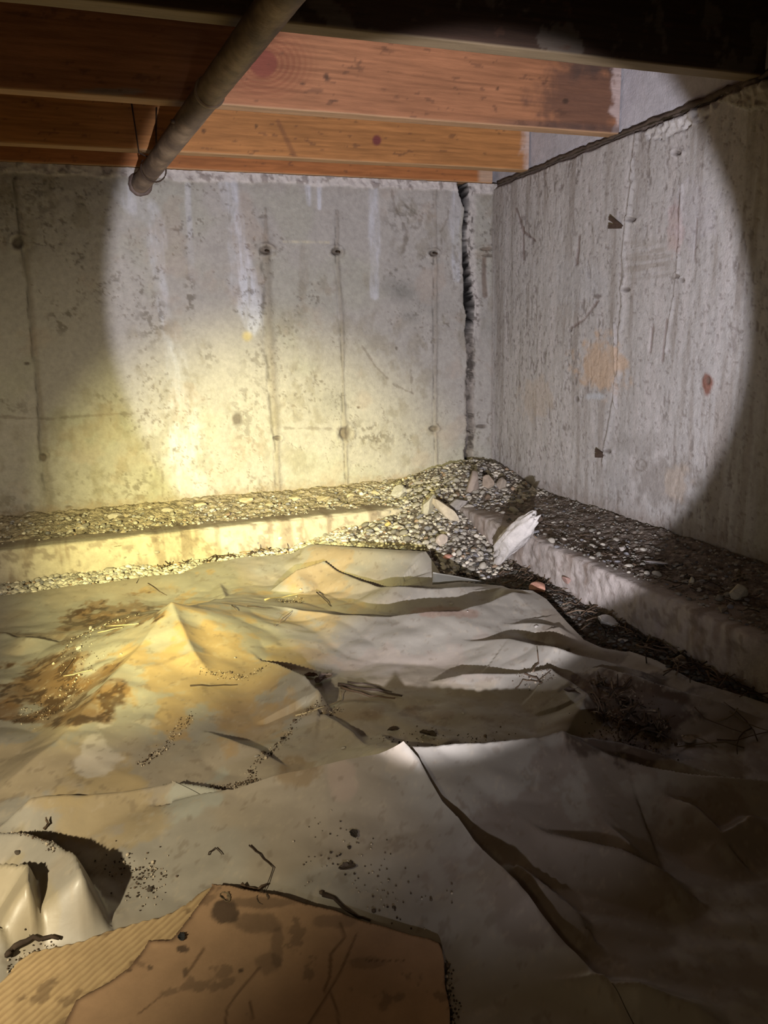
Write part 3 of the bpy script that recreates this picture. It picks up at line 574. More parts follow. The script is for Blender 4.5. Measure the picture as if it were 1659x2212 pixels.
bpy.data.objects.remove(j5.children[0]); bpy.data.objects.remove(j5.children[0]); bpy.data.objects.remove(j5)
ceil_ = empty('ceiling'); tag(ceil_, 'wooden subfloor boards over the joists', kind='structure')
rs = np.random.RandomState(5)
def box(x0, x1, y0, y1, z0, z1):
    V = [(x, y, z) for z in (z0, z1) for x, y in ((x0, y0), (x1, y0), (x1, y1), (x0, y1))]
    return V, [(3, 2, 1, 0), (4, 5, 6, 7), (0, 1, 5, 4), (1, 2, 6, 5), (2, 3, 7, 6), (3, 0, 4, 7)]
for i in range(16):
    x0 = -1.3+i*.19; V, F = box(x0, x0+.184, -.5, YW+.28, ZT+.241, ZT+.262)
    link('subfloor_board', polymesh('board', V, F, False, C=np.array([.15, .085, .05])*(.8+.4*rs.rand())), M_WOOD, ceil_)

# ---------------------------------------------------------------- waste pipe and its wire hanger
pw = ony(303, 398, YW); pipe = empty('waste_pipe', pw); tag(pipe, 'round rusty brown iron pipe running under the joists into the back wall', 'pipe')
p1 = onz(550, 70, CAMZ+.555); dirp = (p1-pw); p2 = pw+dirp*1.75
PR = .031
n = 120; pts = [pw+(p2-pw)*t for t in np.linspace(-.02, 1, n)]
V, F = tube(pts, PR, 28, 2, .012); rsx = np.linspace(0, 1, len(V)); VV = np.array(V)
cn = fbm(VV[:, 1]*12, VV[:, 2]*60+VV[:, 0]*30, 901, 4); C = mixc(np.broadcast_to(np.array([.185, .125, .08]), (len(V), 3)), (.33, .24, .16), .6*sm(.5, .65, cn)); C = mixc(C, (.09, .06, .045), .6*sm(.45, .33, cn))
me = polymesh('pipe', VV-pw, F); a = me.color_attributes.new('Col', 'FLOAT_COLOR', 'POINT'); a.data.foreach_set('color', np.c_[C, np.ones(len(V))].astype(np.float32).ravel())
link('pipe_run', me, M_PIPE, pipe)
dn = dirp/np.linalg.norm(dirp)
def ringtube(c, d, R, r, n=40, a0=0, a1=2*math.pi):
    a = np.cross(d, [0, 0, 1.]); a /= np.linalg.norm(a); b = np.cross(a, d)
    return [c+R*(a*math.cos(t)+b*math.sin(t)) for t in np.linspace(a0, a1, n)]
HA0, HA1 = 160, 400
cc = onz(443, 203, CAMZ+.548); tpar = np.dot(cc-pw, dn)
V, F = tube([pw+dn*(tpar+s) for s in (-.006, -.005, 0, .005, .006)], [.031, .0345, .035, .0345, .031], 28, 1, .01); link('pipe_collar', polymesh('col', np.array(V)-pw, F, C=(.25, .18, .12)), M_PIPE, pipe)
cc = onz(405, 268, CAMZ+.548); tpar = np.dot(cc-pw, dn); side = np.cross(dn, [0, 0, 1.]); side /= np.linalg.norm(side)
V, F = tube([pw+dn*tpar+side*(.028), pw+dn*tpar+side*.040], [.006, .005], 8, 1, .1); link('plug', polymesh('plug', np.array(V)-pw, F, C=(.12, .08, .06)), M_PIPE, pipe)
V, F = tube([pw+dn*s for s in (-.012, .004, .006)], [.040, .041, .033], 26, 4, .06); link('wall_sleeve', polymesh('slv', np.array(V)-pw, F, C=(.14, .10, .08)), M_PIPE, pipe)
hg = empty('wire_hanger', pw+dn*.26); tag(hg, 'thin dark wire strap looped around the pipe end and nailed to the joist', 'wire')
c0 = pw+dn*.285+np.array([0, 0, -.006])
top1 = ony(283, 215, 2.731-.004)
top2_ = ony(338, 232, 2.731-.004)
loop = ringtube(c0, dn, PR+.008, .002, 22, math.radians(HA0), math.radians(HA1))
V, F = tube([top1, top1*.5+ony(300, 330, 2.722)*.5+np.array([0, -.003, 0]), ony(300, 330, 2.722)]+loop, .0026, 6, 2, .1); link('strap', polymesh('w', np.array(V)-np.array(hg.location), F), M_IRON, hg)
V, F = tube([top2_, ony(337, 280, 2.74-.012), ony(338, 322, 2.731-.006)], .0028, 6, 2, .1); link('strap', polymesh('w', np.array(V)-np.array(hg.location), F), M_IRON, hg)  # second strand stands in for the wire's shadow on the joist

# ---------------------------------------------------------------- cardboard
cpoly = [tuple(onz(x+random.Random(i).uniform(-3, 3), y, cz)[:2]) for i, (x, y) in enumerate(cpts)]
def cardz(x, y):
    return cz+(fbm(x*4, y*4, 951, 3)-.5)*.014
tear = [(458, 1922, 0), (420, 1968, 0), (370, 2034, 0), (322, 2036, 0), (305, 2062, 0), (280, 2095, 0), (232, 2128, 0), (190, 2150, 0), (165, 2165, 0), (140, 2215, 0), (60, 2330, 0), (-60, 2500, 0)]
tw = [(*onz(x, y, cz)[:2], 0) for x, y, _ in tear]
peel = [p[:2] for p in tw]+[(-.35, .55), (-.35, 1.2)]+[cpoly[i] for i in range(0, 13)]
card = empty('cardboard_sheet', (float(np.mean([p[0] for p in cpoly])), .8, cz-.006)); tag(card, 'torn flat brown cardboard with peeled corrugated corner lying on the sheeting in front', 'cardboard')
cs = .003; X, Y = np.meshgrid(np.arange(-.32, .42, cs), np.arange(.28, 1.15, cs), indexing='ij')
cl = np.array(card.location)
du = np.array([tw[5][0]-tw[1][0], tw[5][1]-tw[1][1]]); du /= np.linalg.norm(du); nu = np.array([-du[1], du[0]])
def flute(x, y): return np.sin((x*nu[0]+y*nu[1])/.0056*2*math.pi*.62)
def basez(x, y):
    return cardz(x, y)-.0035+.0008*flute(x, y)*sm(.35, .55, fbm(x*12, y*12, 957, 3)+.15)
def basec(x, y, P):
    C = np.broadcast_to(np.array([.50, .36, .19]), x.shape+(3,))*(.8+.35*fbm(x*14, y*14, 961, 4))[..., None]
    C = mixc(C, (.24, .15, .075), .45*sm(.2, -.6, flute(x, y))); return mixc(C, (.14, .09, .05), .6*sm(.64, .7, fbm(x*30, y*30, 963, 4)))
def linerz(x, y):
    d, v, s = polyd(x, y, tw); return cardz(x, y)+.001+.004*np.exp(-d/.008)*(fbm(x*30, y*30, 965, 2))
creases = [([(770, 2018), (735, 2100), (700, 2160), (665, 2215)], 2.5), ([(735, 1995), (745, 2025), (715, 2060), (712, 2110), (700, 2140)], 3), ([(715, 2140), (735, 2215)], 2), ([(560, 2090), (510, 2150), (490, 2180), (485, 2230)], 2.5), ([(440, 2050), (400, 2110)], 2.5), ([(540, 2165), (545, 2200)], 3), ([(880, 2075), (790, 2075)], 1.2), ([(350, 2150), (300, 2190)], 1.5)]
def linerc(x, y, P):
    PX, PY = topx(P); C = np.broadcast_to(np.array([.42, .27, .155]), x.shape+(3,))*(.85+.28*fbm(x*7, y*7, 971, 4))[..., None]
    n = fbm(x*30, y*30, 973, 4)
    for pts, wd in creases:
        d, v, s = polyd(PX, PY, [(a, b, wd) for a, b in pts]); C = mixc(C, (.10, .055, .03), .65*sm(1.8, .4, d/v+(n-.5)*1.5))
    for bx, by, rx, ry, f in ((485, 1970, 30, 30, .9), (395, 2050, 12, 8, .9), (560, 1995, 60, 22, .5), (600, 2050, 14, 50, .45), (580, 2080, 30, 22, .4), (520, 2098, 6, 6, .9), (280, 2097, 5, 4, .8), (800, 2080, 40, 12, .35), (322, 2090, 8, 5, .8), (720, 1990, 50, 14, .4), (400, 2100, 5, 12, .7), (560, 1950, 90, 12, .5)):
        C = mixc(C, (.09, .06, .04), f*blot(PX, PY, n, bx, by, rx, ry, 1.6))
    C = mixc(C, (.12, .08, .05), .5*sm(.67, .72, n))
    d, v, s = polyd(x, y, tw); C = mixc(C, (.09, .05, .03), .8*np.exp(-(d/.004)**2)); return C
def shift(me):
    n = len(me.vertices); a = np.empty(n*3, np.float32); me.vertices.foreach_get('co', a); a = a.reshape(-1, 3)-cl; me.vertices.foreach_set('co', a.astype(np.float32).ravel()); return me
o = link('corrugated_layer', shift(clip_grid('corr', X, Y, basez, basec, peel, cs)), M_CARD, card); tag(o, 'peeled lighter corner with exposed flutes'); s = o.modifiers.new('s', 'SOLIDIFY'); s.thickness = .003
lp = [c for i, c in enumerate(cpoly) if i >= 12]; lp = lp[:-1]+[tuple(onz(-60, 2600, cz)[:2])]+[p[:2] for p in tw[::-1]]
o = link('top_liner', shift(clip_grid('liner', X, Y, linerz, linerc, lp, cs)), M_CARD, card); s = o.modifiers.new('s', 'SOLIDIFY'); s.thickness = .006; s.offset = -1

# ---------------------------------------------------------------- stones
rng = np.random.RandomState(77)
ICO = None
def icobase(sub):
    import bmesh
    bm = bmesh.new(); bmesh.ops.create_icosphere(bm, subdivisions=sub, radius=1.); V = np.array([v.co[:] for v in bm.verts]); F = np.array([[v.index for v in f.verts] for f in bm.faces]); bm.free(); return V, F
IV1, IF1 = icobase(1); IV2, IF2 = icobase(2); IV3, IF3 = icobase(4)
def facet(V, rs, n=9, lo=.55, hi=.9):
    V = V.copy()
    for _ in range(n):
        d = rs.randn(3); d /= np.linalg.norm(d); h = rs.uniform(lo, hi); s = V@d; V = V-np.maximum(s-h, 0)[:, None]*d
    return V
stone_meshes = []
for k in range(10):
    V = facet(IV2, rng, 9); V = V*np.array([1., rng.uniform(.65, .95), rng.uniform(.5, .8)])
    me = npmesh('stone', V, IF2, smooth=False); me.materials.append(M_STONE); stone_meshes.append(me)
def stone_color(rs, pink=0):
    c = np.array([.47, .43, .35])*rs.uniform(.5, 1.3)
    if rs.rand() < .06: c = np.array([.42, .30, .20])*rs.uniform(.6, 1.)
    if rs.rand() < .12: c = np.array([.28, .27, .27])
    return (*np.clip(c, 0, 1), 1)
def put_stone(p, r, label, group, rs, name='stone', sink=.25):
    o = bpy.data.objects.new(name, stone_meshes[rs.randint(10)]); col.objects.link(o)
    sc_ = r*rs.uniform(.85, 1.2); o.location = (p[0], p[1], p[2]+sc_*.55-sc_*sink); o.scale = (sc_, sc_, sc_*rs.uniform(.7, 1)); o.rotation_euler = (rs.uniform(-.4, .4), rs.uniform(-.4, .4), rs.uniform(0, 6.3))
    o.color = stone_color(rs); tag(o, label, 'stone', group); return o
regions = [('pale gravel stone in the strip between the left sheeting and the back footing', 'gravel in the strip beside the back footing', [(0, 1245), (0, 1275), (130, 1262), (240, 1255), (330, 1235), (470, 1196), (560, 1188), (560, 1176), (360, 1205), (200, 1235)], 70, (.008, .014)),
           ('grey gravel stone in the heap below the corner', 'gravel in the corner heap', [(700, 1160), (800, 1120), (900, 1092), (960, 1120), (1010, 1140), (1070, 1200), (1060, 1235), (960, 1240), (930, 1180), (760, 1165)], 110, (.008, .017)),
           ('crumbled concrete bit on the ledge right in the wall corner', 'rubble on the ledge in the corner', [(850, 1050), (930, 1020), (1030, 1018), (1085, 1050), (1130, 1090), (1120, 1120), (1000, 1090), (880, 1085)], 55, (.009, .02)),
           ('small stone in the dirt on the right footing ledge', 'stones on the right ledge', [(1130, 1110), (1180, 1110), (1400, 1190), (1640, 1280), (1659, 1350), (1400, 1250), (1160, 1170)], 60, (.006, .013)),
           ('yellowish concrete crumb along the foot of the back wall', 'crumbs along the back wall foot', [(0, 1150), (200, 1125), (400, 1100), (700, 1065), (850, 1060), (850, 1085), (600, 1105), (300, 1140), (0, 1180)], 60, (.006, .014))]
placed = []
for lab, grp, pg, n, (r0, r1) in regions:
    c = 0; x0, x1 = min(p[0] for p in pg), max(p[0] for p in pg); y0, y1 = min(p[1] for p in pg), max(p[1] for p in pg); tries = 0
    while c < n and tries < 6000:
        tries += 1; x, y = rng.uniform(x0, x1), rng.uniform(y0, y1)
        if not inside(np.array([x]), np.array([y]), pg)[0]: continue
        p = hit(x, y); r = rng.uniform(r0, r1)
        if any((p[0]-q[0])**2+(p[1]-q[1])**2 < (r+q[2])**2*.8 for q in placed): continue
        if inside(np.array([p[0]]), np.array([p[1]]), poly)[0]: continue
        placed.append((p[0], p[1], r)); put_stone(p, r, lab, grp, rng); c += 1
# uncountable small chips: one mesh per area
def chips(name, label, pgs, n, r0, r1, seed, dark=1., target=None):
    rs = np.random.RandomState(seed); Vs = []; Fs = []; Cs = []; base = 0; bV, bF = IV1, IF1; x0, x1, y0, y1 = pgs['box']
    m = 0
    while m < n:
        xx = rs.uniform(x0, x1, 4*n); yy_ = rs.uniform(y0, y1, 4*n); ok = pgs['f'](xx, yy_); xx, yy_ = xx[ok], yy_[ok]; zz = surfz(xx, yy_)
        for x, y, z in zip(xx, yy_, zz):
            r = r0+(r1-r0)*rs.rand()**2.2; V = facet(bV, rs, 3, .5, .85)*r*np.array([1, rs.uniform(.6, 1), rs.uniform(.4, .8)])
            a = rs.uniform(0, 6.3); R = np.array([[math.cos(a), -math.sin(a), 0], [math.sin(a), math.cos(a), 0], [0, 0, 1]])
            V = V@R.T+np.array([x, y, z+r*.15]); Vs.append(V); Fs.append(bF+base); base += len(V)
            c = np.array(stone_color(rs)[:3])*dark*rs.uniform(.6, 1.15); Cs.append(np.tile(c, (len(V), 1))); m += 1
            if m >= n: break
    o = link(name, npmesh(name, np.vstack(Vs), np.vstack(Fs), np.vstack(Cs), smooth=False), M_CHIP); return tag(o, label, 'gravel', kind='stuff')
nosheet = lambda x, y: ~inside(x, y, poly)
chips('gravel_chips', 'fine pale gravel filling the strip between the left sheeting and back footing', {'box': (-.6, .8, 2.25, 2.64), 'f': lambda x, y: nosheet(x, y) & (y < YW-LW)}, 2600, .006, .014, 3, 1.45)
chips('gravel_chips', 'small grey gravel covering the corner heap', {'box': (.5, 1.59, 2.1, 3.0), 'f': lambda x, y: nosheet(x, y) & (mound(x, y) > under(x, y)-.015)}, 3600, .005, .014, 5, 1.25)
chips('gravel_chips', 'dark fine grit scattered on the right footing ledge', {'box': (XW-LW+.03, 1.59, .8, 2.6), 'f': lambda x, y: (x > XW-LW+.035)}, 2200, .002, .008, 7, .6)
chips('gravel_chips', 'yellow grey crumbs scattered on the back footing ledge', {'box': (-.6, 1.1, YW-LW+.06, 3.0), 'f': lambda x, y: y > YW-LW+.085+jg(x, y)*.8}, 1100, .003, .011, 9, 1.15)
chips('gravel_chips', 'dark clods and grit on the bare dirt between the right footing and the sheeting', {'box': (1.0, XW-LW, .7, 2.3), 'f': lambda x, y: nosheet(x, y)}, 2200, .003, .010, 11, .28)

# jagged lumps of broken concrete, one by one
def lump(name, px, py, size, rot, label, colr, seed, cat='stone', amp=.05, nf=11, lift=.35, loc=None, fs=4.):
    if name == 'rubble_block' and py < 1110: size = tuple(1.3*q for q in size)
    rs = np.random.RandomState(seed); V = facet(IV3, rs, nf, .45, .8)
    V = V+(V/np.linalg.norm(V, axis=1)[:, None])*((fbm(V[:, 0]*fs+V[:, 2]*fs*.7+9, V[:, 1]*fs*.7+V[:, 2]*fs*.5+9, seed, 6, .7)-.5)*amp*2)[:, None]
    V = V*np.array(size); p = hit(px, py) if loc is None else loc
    C = np.broadcast_to(np.array(colr), V.shape)*(.8+.4*fbm(V[:, 0]*60+5, V[:, 1]*60+V[:, 2]*40+5, seed+1, 4))[:, None]
    me = npmesh(name, V, IF3, C, smooth=False); o = link(name, me, M_CONC); o.rotation_euler = rot
    o.location = (p[0], p[1], p[2]+size[2]*lift); tag(o, label, cat); return o
a, b = onz(1068, 1212, .075), onz(1132, 1140, .215)
d = b-a; mid = (a+b)/2; L = np.linalg.norm(d); pitch = -math.asin(d[2]/L); yaw = math.atan2(d[1], d[0])
o = lump('concrete_chunk', 0, 0, (L*.86, .036, .040), (.5, pitch, yaw), 'long whitish lump of broken concrete leaning from the gravel up onto the right footing', (.60, .56, .51), 31, 'rubble', .26, 6, 0, loc=mid, fs=9.)
a, b = onz(930, 1068, .225), onz(985, 1122, .15); d = b-a; L = np.linalg.norm(d)
lump('concrete_shard', 0, 0, (L*.62, .018, .030), (.3, -math.asin(d[2]/L), math.atan2(d[1], d[0])), 'narrow pale concrete shard like a stick leaning down the corner heap', (.58, .50, .38), 37, 'rubble', .04, 9, 0, loc=(a+b)/2)
lump('concrete_shard', 925, 1110, (.045, .022, .050), (.2, .2, .4), 'triangular pale shard left of the stick-like shard on the corner heap', (.52, .48, .36), 41, 'rubble', .03, 9, .55)
lump('rubble_block', 992, 1098, (.035, .03, .03), (0, 0, .5), 'grey flat-faced rubble block just right of the narrow shard', (.34, .31, .28), 43, 'rubble')
lump('rubble_block', 1022, 1060, (.03, .028, .045), (0, .1, .9), 'upright brownish rubble block directly below the wall crack', (.38, .31, .25), 47, 'rubble')
lump('rubble_block', 1055, 1052, (.03, .028, .028), (0, .1, .2), 'rounded tan rubble block right of the wall crack foot', (.40, .32, .24), 53, 'rubble')
lump('rubble_block', 1082, 1055, (.022, .02, .024), (0, .1, .7), 'tan rubble block farthest right on the corner heap top', (.38, .32, .25), 59, 'rubble')
lump('rubble_block', 868, 1068, (.04, .03, .022), (0, .1, .2), 'whitish wedge-shaped block at the left rim of the corner heap', (.52, .49, .42), 61, 'rubble')
lump('rubble_block', 955, 1175, (.028, .024, .026), (0, .2, .9), 'cream jagged block in the gravel above the pink pebble', (.55, .46, .37), 67, 'rubble')
lump('pink_pebble', 968, 1208, (.018, .016, .013), (0, 0, .2), 'smooth pink oval pebble beside the rear sheeting corner', (.55, .28, .20), 71, 'stone', .01, 2)
lump('rubble_block', 860, 1142, (.022, .02, .014), (0, 0, .2), 'largest pale flat stone in the middle of the gravel heap', (.52, .48, .38), 72, 'stone')
lump('yellow_stone', 838, 1135, (.013, .012, .011), (0, 0, .2), 'small ochre yellow stone in the left of the gravel heap', (.50, .36, .14), 73, 'stone', .02, 4)
lump('brick_piece', 1163, 1278, (.026, .03, .022), (.1, .2, .5), 'pinkish broken brick piece poking out behind the right sheeting rim', (.42, .22, .15), 79, 'brick', .03, 8)
lump('brick_piece', 1228, 1258, (.022, .02, .014), (.1, .2, .5), 'small pinkish brick fragment against the right footing face', (.38, .24, .19), 83, 'brick', .03, 8)
lump('rubble_block', 1590, 1292, (.030, .028, .026), (.1, .2, .5), 'pale pointed stone on the right ledge near the frame side', (.42, .38, .28), 89, 'stone')
lump('rubble_block', 1345, 1190, (.014, .014, .014), (.1, .2, .5), 'small upright grey stone against the right wall foot', (.42, .38, .33), 91, 'stone')
lump('rubble_block', 1408, 1216, (.05, .014, .005), (.0, .12, 1.9), 'flat whitish flake of concrete on the right ledge', (.48, .45, .43), 97, 'rubble', .02, 8, .6)
lump('rubble_block', 1492, 1262, (.008, .008, .014), (.1, .2, .5), 'tiny upright cream stone on the right ledge', (.5, .45, .33), 101, 'stone')
lump('rubble_block', 1465, 1430, (.022, .018, .013), (.1, .1, .5), 'rounded grey stone in the dark dirt beside the right footing', (.34, .29, .22), 103, 'stone')
lump('foil_ball', 1314, 1352, (.036, .024, .018), (.1, .1, -.7), 'crumpled shiny silvery plastic wad in the dirt beside the right footing', (.45, .42, .38), 107, 'litter', .12, 14, .5).data.materials[0] = M_FOIL
lump('rubble_block', 1488, 1600, (.018, .014, .006), (0, .1, .5), 'flat pale chip at the right behind the dark debris nest', (.28, .23, .17), 109, 'stone', lift=.8)
lump('rubble_block', 1160, 1128, (.02, .02, .02), (0, .1, .5), 'dark earth clod on the ledge above the long chunk', (.14, .10, .07), 111, 'stone')
for i, (x, y, sz, lb) in enumerate(((530, 1083, .035, 'broad yellow rubble lump at the wall foot, leftmost of the raised ones'), (585, 1092, .022, 'yellow rubble bit between two broad lumps at the wall foot'), (640, 1080, .040, 'widest flat yellow rubble slab along the back wall foot'), (700, 1078, .032, 'thin tilted yellow rubble slab casting a dark gap'), (760, 1072, .030, 'yellow rubble slab right of the tilted one'), (812, 1068, .024, 'last small yellow rubble slab before the corner heap'),
        (430, 1095, .03, 'low crumbled mortar lump below the widest lime streak'), (360, 1105, .026, 'crumbled mortar lump left of the lime streak foot'), (250, 1118, .03, 'grey crumbled mortar lump on the left ledge'), (180, 1140, .022, 'grey lump beside the dark hole on the left ledge'), (60, 1150, .022, 'leftmost grey mortar lump on the ledge'), (905, 1045, .022, 'white-grey rubble bit at the top left of the corner heap'), (945, 1035, .02, 'rounded grey rubble bit under the wall left of the crack'), (980, 1040, .018, 'dark grey rubble bit next to the crack foot'), (1040, 1085, .016, 'bright small rubble bit in the middle of the corner ledge'), (1010, 1095, .022, 'tan rubble bit below the upright block'), (1105, 1085, .02, 'brown rubble bit at the right rim of the corner heap'), (1330, 1205, .012, 'small flat stone lying before the upright grey stone'), (1420, 1196, .012, 'tan pebble above the whitish flake'), (1560, 1320, .02, 'low stone before the pale pointed stone'), (1400, 1400, .016, 'brown stone near the shiny wad'), (1345, 1385, .014, 'flat chip just below the shiny wad'))):
    yel = y > 1060 and x < 830 and x > 420
    lump('rubble_piece', x, y, (sz, sz*.55, sz*.42), (.1, .15*(i % 3-1), .35*(i % 5-2)), lb, (.50, .42, .27) if yel else (.40, .36, .30) if x < 1350 else (.28, .23, .17), 200+i, 'rubble', .12, 8, .25)
# pebbles lying on the sheeting: (px, py, radius, look)
for x, y, r, lb in ((170, 1402, .0075, 'round white pebble on the left sheeting'), (196, 1358, .007, 'white pebble beside the brown stain'), (262, 1414, .004, 'tiny white pebble between stain and peak'), (150, 1505, .005, 'small white pebble in the lower left brown stain'),
                    (975, 1306, .006, 'grey pebble in the rear trough of the sheeting'), (1225, 1404, .007, 'white pebble on the right hump'), (1158, 1355, .0055, 'small grey pebble on the shaded right fold'), (742, 1617, .005, 'small pale pebble behind the front fold'),
                    (1000, 1542, .004, 'tiny yellow pebble in the middle hollow'), (650, 1275, .005, 'pale pebble at the end of the rear twig'), (640, 1290, .004, 'smaller pebble below the rear twig end'), (595, 1352, .0045, 'dark pebble on the middle rear sheeting'),
                    (38, 1845, .006, 'gritty clump on the bottom left folded plastic'), (324, 1922, .0045, 'dark clump on the sheeting above the cardboard'), (555, 1636, .005, 'white chip at the low end of the grit line'), (508, 1422, .004, 'small chip under the peak shadow'),
                    (1010, 1322, .005, 'flat white chip right of the rear trough')):
    o = put_stone(hit(x, y), r, lb, None, rng, 'pebble'); o.color = (.5, .46, .4, 1) if 'dark' not in lb and 'clump' not in lb else (.1, .08, .06, 1)
# grit that gathered in the creases of the sheeting
def gritline(pts, n, spread, seed, label):
    rs = np.random.RandomState(seed); Vs = []; Fs = []; Cs = []; base = 0
    seg = [(pts[i], pts[i+1]) for i in range(len(pts)-1)]; W = np.array([math.dist(a, b) for a, b in seg]); W /= W.sum(); ch = rs.choice(len(seg), n, p=W)
    for c in ch:
        (x0, y0), (x1, y1) = seg[c]; t = rs.rand(); P = onz(x0+(x1-x0)*t+rs.randn()*spread, y0+(y1-y0)*t+rs.randn()*spread*.6, .055)
        z = float(surfz(P[0], P[1])); r = rs.uniform(.0006, .0017)*(1+1.3*(rs.rand() < .06)); V = facet(IV1, rs, 2)*r+np.array([P[0], P[1], z+r*.4])
        Vs.append(V); Fs.append(IF1+base); base += len(V); Cs.append(np.tile(np.array([.10, .07, .045])*rs.uniform(.3, 1.3) if rs.rand() < .75 else np.array([.45, .38, .28]), (len(V), 1)))
    tag(link('grit', npmesh('grit', np.vstack(Vs), np.vstack(Fs), np.vstack(Cs), smooth=False), M_CHIP), label, 'grit', kind='stuff')
gritline([(435, 1478), (520, 1474), (600, 1452), (640, 1450)], 160, 5, 1, 'line of dark grit in the crease below the peak')
gritline([(300, 1655), (350, 1620), (385, 1580), (420, 1550)], 160, 6, 2, 'short line of grit on the front skirt of the peak')
gritline([(530, 1680), (560, 1640), (600, 1595), (650, 1545), (735, 1520)], 320, 5, 3, 'long line of grit climbing to the right across the middle sheeting')
gritline([(430, 1690), (500, 1682), (560, 1670)], 160, 5, 4, 'dark grit where the middle sheet dips under the front fold')
gritline([(150, 1384), (220, 1368), (300, 1355)], 200, 7, 5, 'pale grit along the crease by the upper brown stain')
gritline([(60, 1530), (140, 1505), (180, 1450), (160, 1400)], 320, 24, 6, 'scattered grit in the lower left brown stain')
gritline([(30, 1835), (80, 1850), (110, 1870), (122, 1900)], 200, 6, 7, 'grit in the pocket of the bottom left fold')
gritline([(230, 1850), (300, 1870), (340, 1880), (280, 1920)], 160, 24, 8, 'loose specks right of the bottom left fold')
gritline([(600, 1290), (650, 1282)], 90, 7, 9, 'grit around the rear twig on the sheeting')
gritline([(450, 1930), (480, 1975), (500, 1995)], 130, 12, 10, 'clod of dirt on the upper part of the cardboard')
gritline([(1130, 1460), (1160, 1480), (1200, 1470)], 90, 12, 11, 'specks around the dry sprig on the right hump')
gritline([(880, 1580), (940, 1600), (1100, 1580), (820, 1590)], 200, 26, 12, 'dark specks in the shaded hollow behind the front fold')
gritline([(700, 1850), (760, 1880), (900, 1970)], 120, 50, 13, 'specks spread over the front lapped sheeting')
gritline([(20, 2090), (60, 2055), (130, 2040), (8, 2150)], 240, 9, 14, 'black dirt along the torn left rim of the cardboard')
gritline([(540, 1925), (640, 1945), (760, 1985), (800, 2000)], 240, 6, 15, 'black dirt along the upper rim of the cardboard')
gritline([(962, 2060), (970, 2120), (980, 2200)], 160, 8, 16, 'black dirt along the right rim of the cardboard')
gritline([(1330, 1520), (1380, 1560), (1420, 1590), (1300, 1560)], 500, 34, 17, 'black debris heaped in the hollow on the right of the sheeting')

# ---------------------------------------------------------------- twigs and straws
def twig(pts, r, colr, label, group=None, name='twig', cat='twig', h=.003, branch=None):
    P = [hit(x, y) for x, y, *_ in pts]; P = [p+np.array([0, 0, h+(q[2] if len(q) > 2 else 0)]) for p, q in zip(P, pts)]
    base = P[0].copy(); Q = []
    for i in range(len(P)-1):
        for t in (0, .33, .66): Q.append(P[i]*(1-t)+P[i+1]*t+np.random.RandomState(int(abs(P[i][0]*1e4)) % 1000+int(t*9)).randn(3)*r*.5)
    Q.append(P[-1]); V, F = tube(Q, np.linspace(r, r*.45, len(Q)), 6, 3, .15)
    o = link(name, polymesh(name, np.array(V)-base, F), M_TWIG); o.location = base; o.color = (*colr, 1); tag(o, label, cat, group); return o
BR = (.10, .065, .04); ST = (.42, .34, .20); DK = (.045, .03, .02)
for pts, r, c, lb in (([(730, 1482), (790, 1490), (868, 1506)], .0042, DK, 'thick dark stick of the bundle in the middle of the sheeting'), ([(738, 1490), (800, 1506), (852, 1512)], .0032, BR, 'lower stick of the dark bundle'), ([(750, 1476), (800, 1484), (846, 1498)], .0022, DK, 'thin upper stick of the dark bundle'),
                      ([(640, 1548), (690, 1535), (735, 1517), (738, 1505, .01)], .002, ST, 'pale forked straw below the dark bundle'),
                      ([(572, 1298), (610, 1292), (655, 1282)], .0028, ST, 'pale twig on the rear sheeting, gritty at its right end'), ([(534, 1311), (584, 1316)], .0016, DK, 'thin black needle on the rear sheeting'), ([(686, 1286, .01), (702, 1302, .005), (715, 1312)], .002, DK, 'short dark forked twig over the rear trough'),
                      ([(604, 1346), (632, 1322)], .0013, BR, 'fine stalk rising from the dark pebble'), ([(228, 1355), (300, 1350)], .0026, ST, 'pale stick beside the upper brown stain'), ([(212, 1368), (265, 1358)], .0018, ST, 'short pale stick left of the stain stick'),
                      ([(130, 1462), (160, 1425)], .0013, BR, 'thin dark stalk on the left sheeting'), ([(138, 1464), (200, 1450)], .0016, ST, 'pale straw in the lower left stain'), ([(412, 1486), (470, 1484), (512, 1482)], .0018, DK, 'straight dark stem at the foot of the peak'),
                      ([(1150, 1452), (1163, 1438), (1160, 1418, .012)], .0022, BR, 'dry sprig standing on the right hump'), ([(1132, 1456), (1160, 1470), (1172, 1478)], .0022, BR, 'short twig at the foot of the dry sprig'), ([(1115, 1490), (1130, 1472), (1160, 1476), (1190, 1452)], .0012, BR, 'curly root on the right hump'),
                      ([(540, 1832, 0), (560, 1850), (590, 1880), (570, 1930)], .0012, DK, 'dark root above the cardboard'), ([(450, 1850), (465, 1835), (480, 1850)], .0012, DK, 'tiny curled root on the front sheeting'), ([(98, 1795), (102, 1784, .012)], .0028, BR, 'short stub of twig on the crest of the bottom left fold'),
                      ([(295, 1262), (300, 1252)], .001, DK, 'fine fleck on the left rear sheeting'), ([(320, 1262), (345, 1280), (360, 1288)], .0012, BR, 'fine curved root on the left rear sheeting'), ([(500, 1310), (512, 1322)], .0016, BR, 'small barb of twig beside the seam'),
                      ([(18, 2085, .004), (35, 2060, .004), (70, 2040, .006), (130, 2042, .006)], .005, DK, 'thick black root along the torn left rim of the cardboard'), ([(222, 2048, .004), (228, 2065, .004), (212, 2085, .004)], .004, BR, 'short gnarled root on the peeled cardboard'),
                      ([(700, 1940), (760, 1975), (800, 1995)], .003, DK, 'dark root along the upper rim of the cardboard'), ([(520, 1925, .004), (560, 1930, .004), (580, 1915)], .003, BR, 'brown root crossing the cardboard upper rim')):
    twig(pts, r, c, lb)
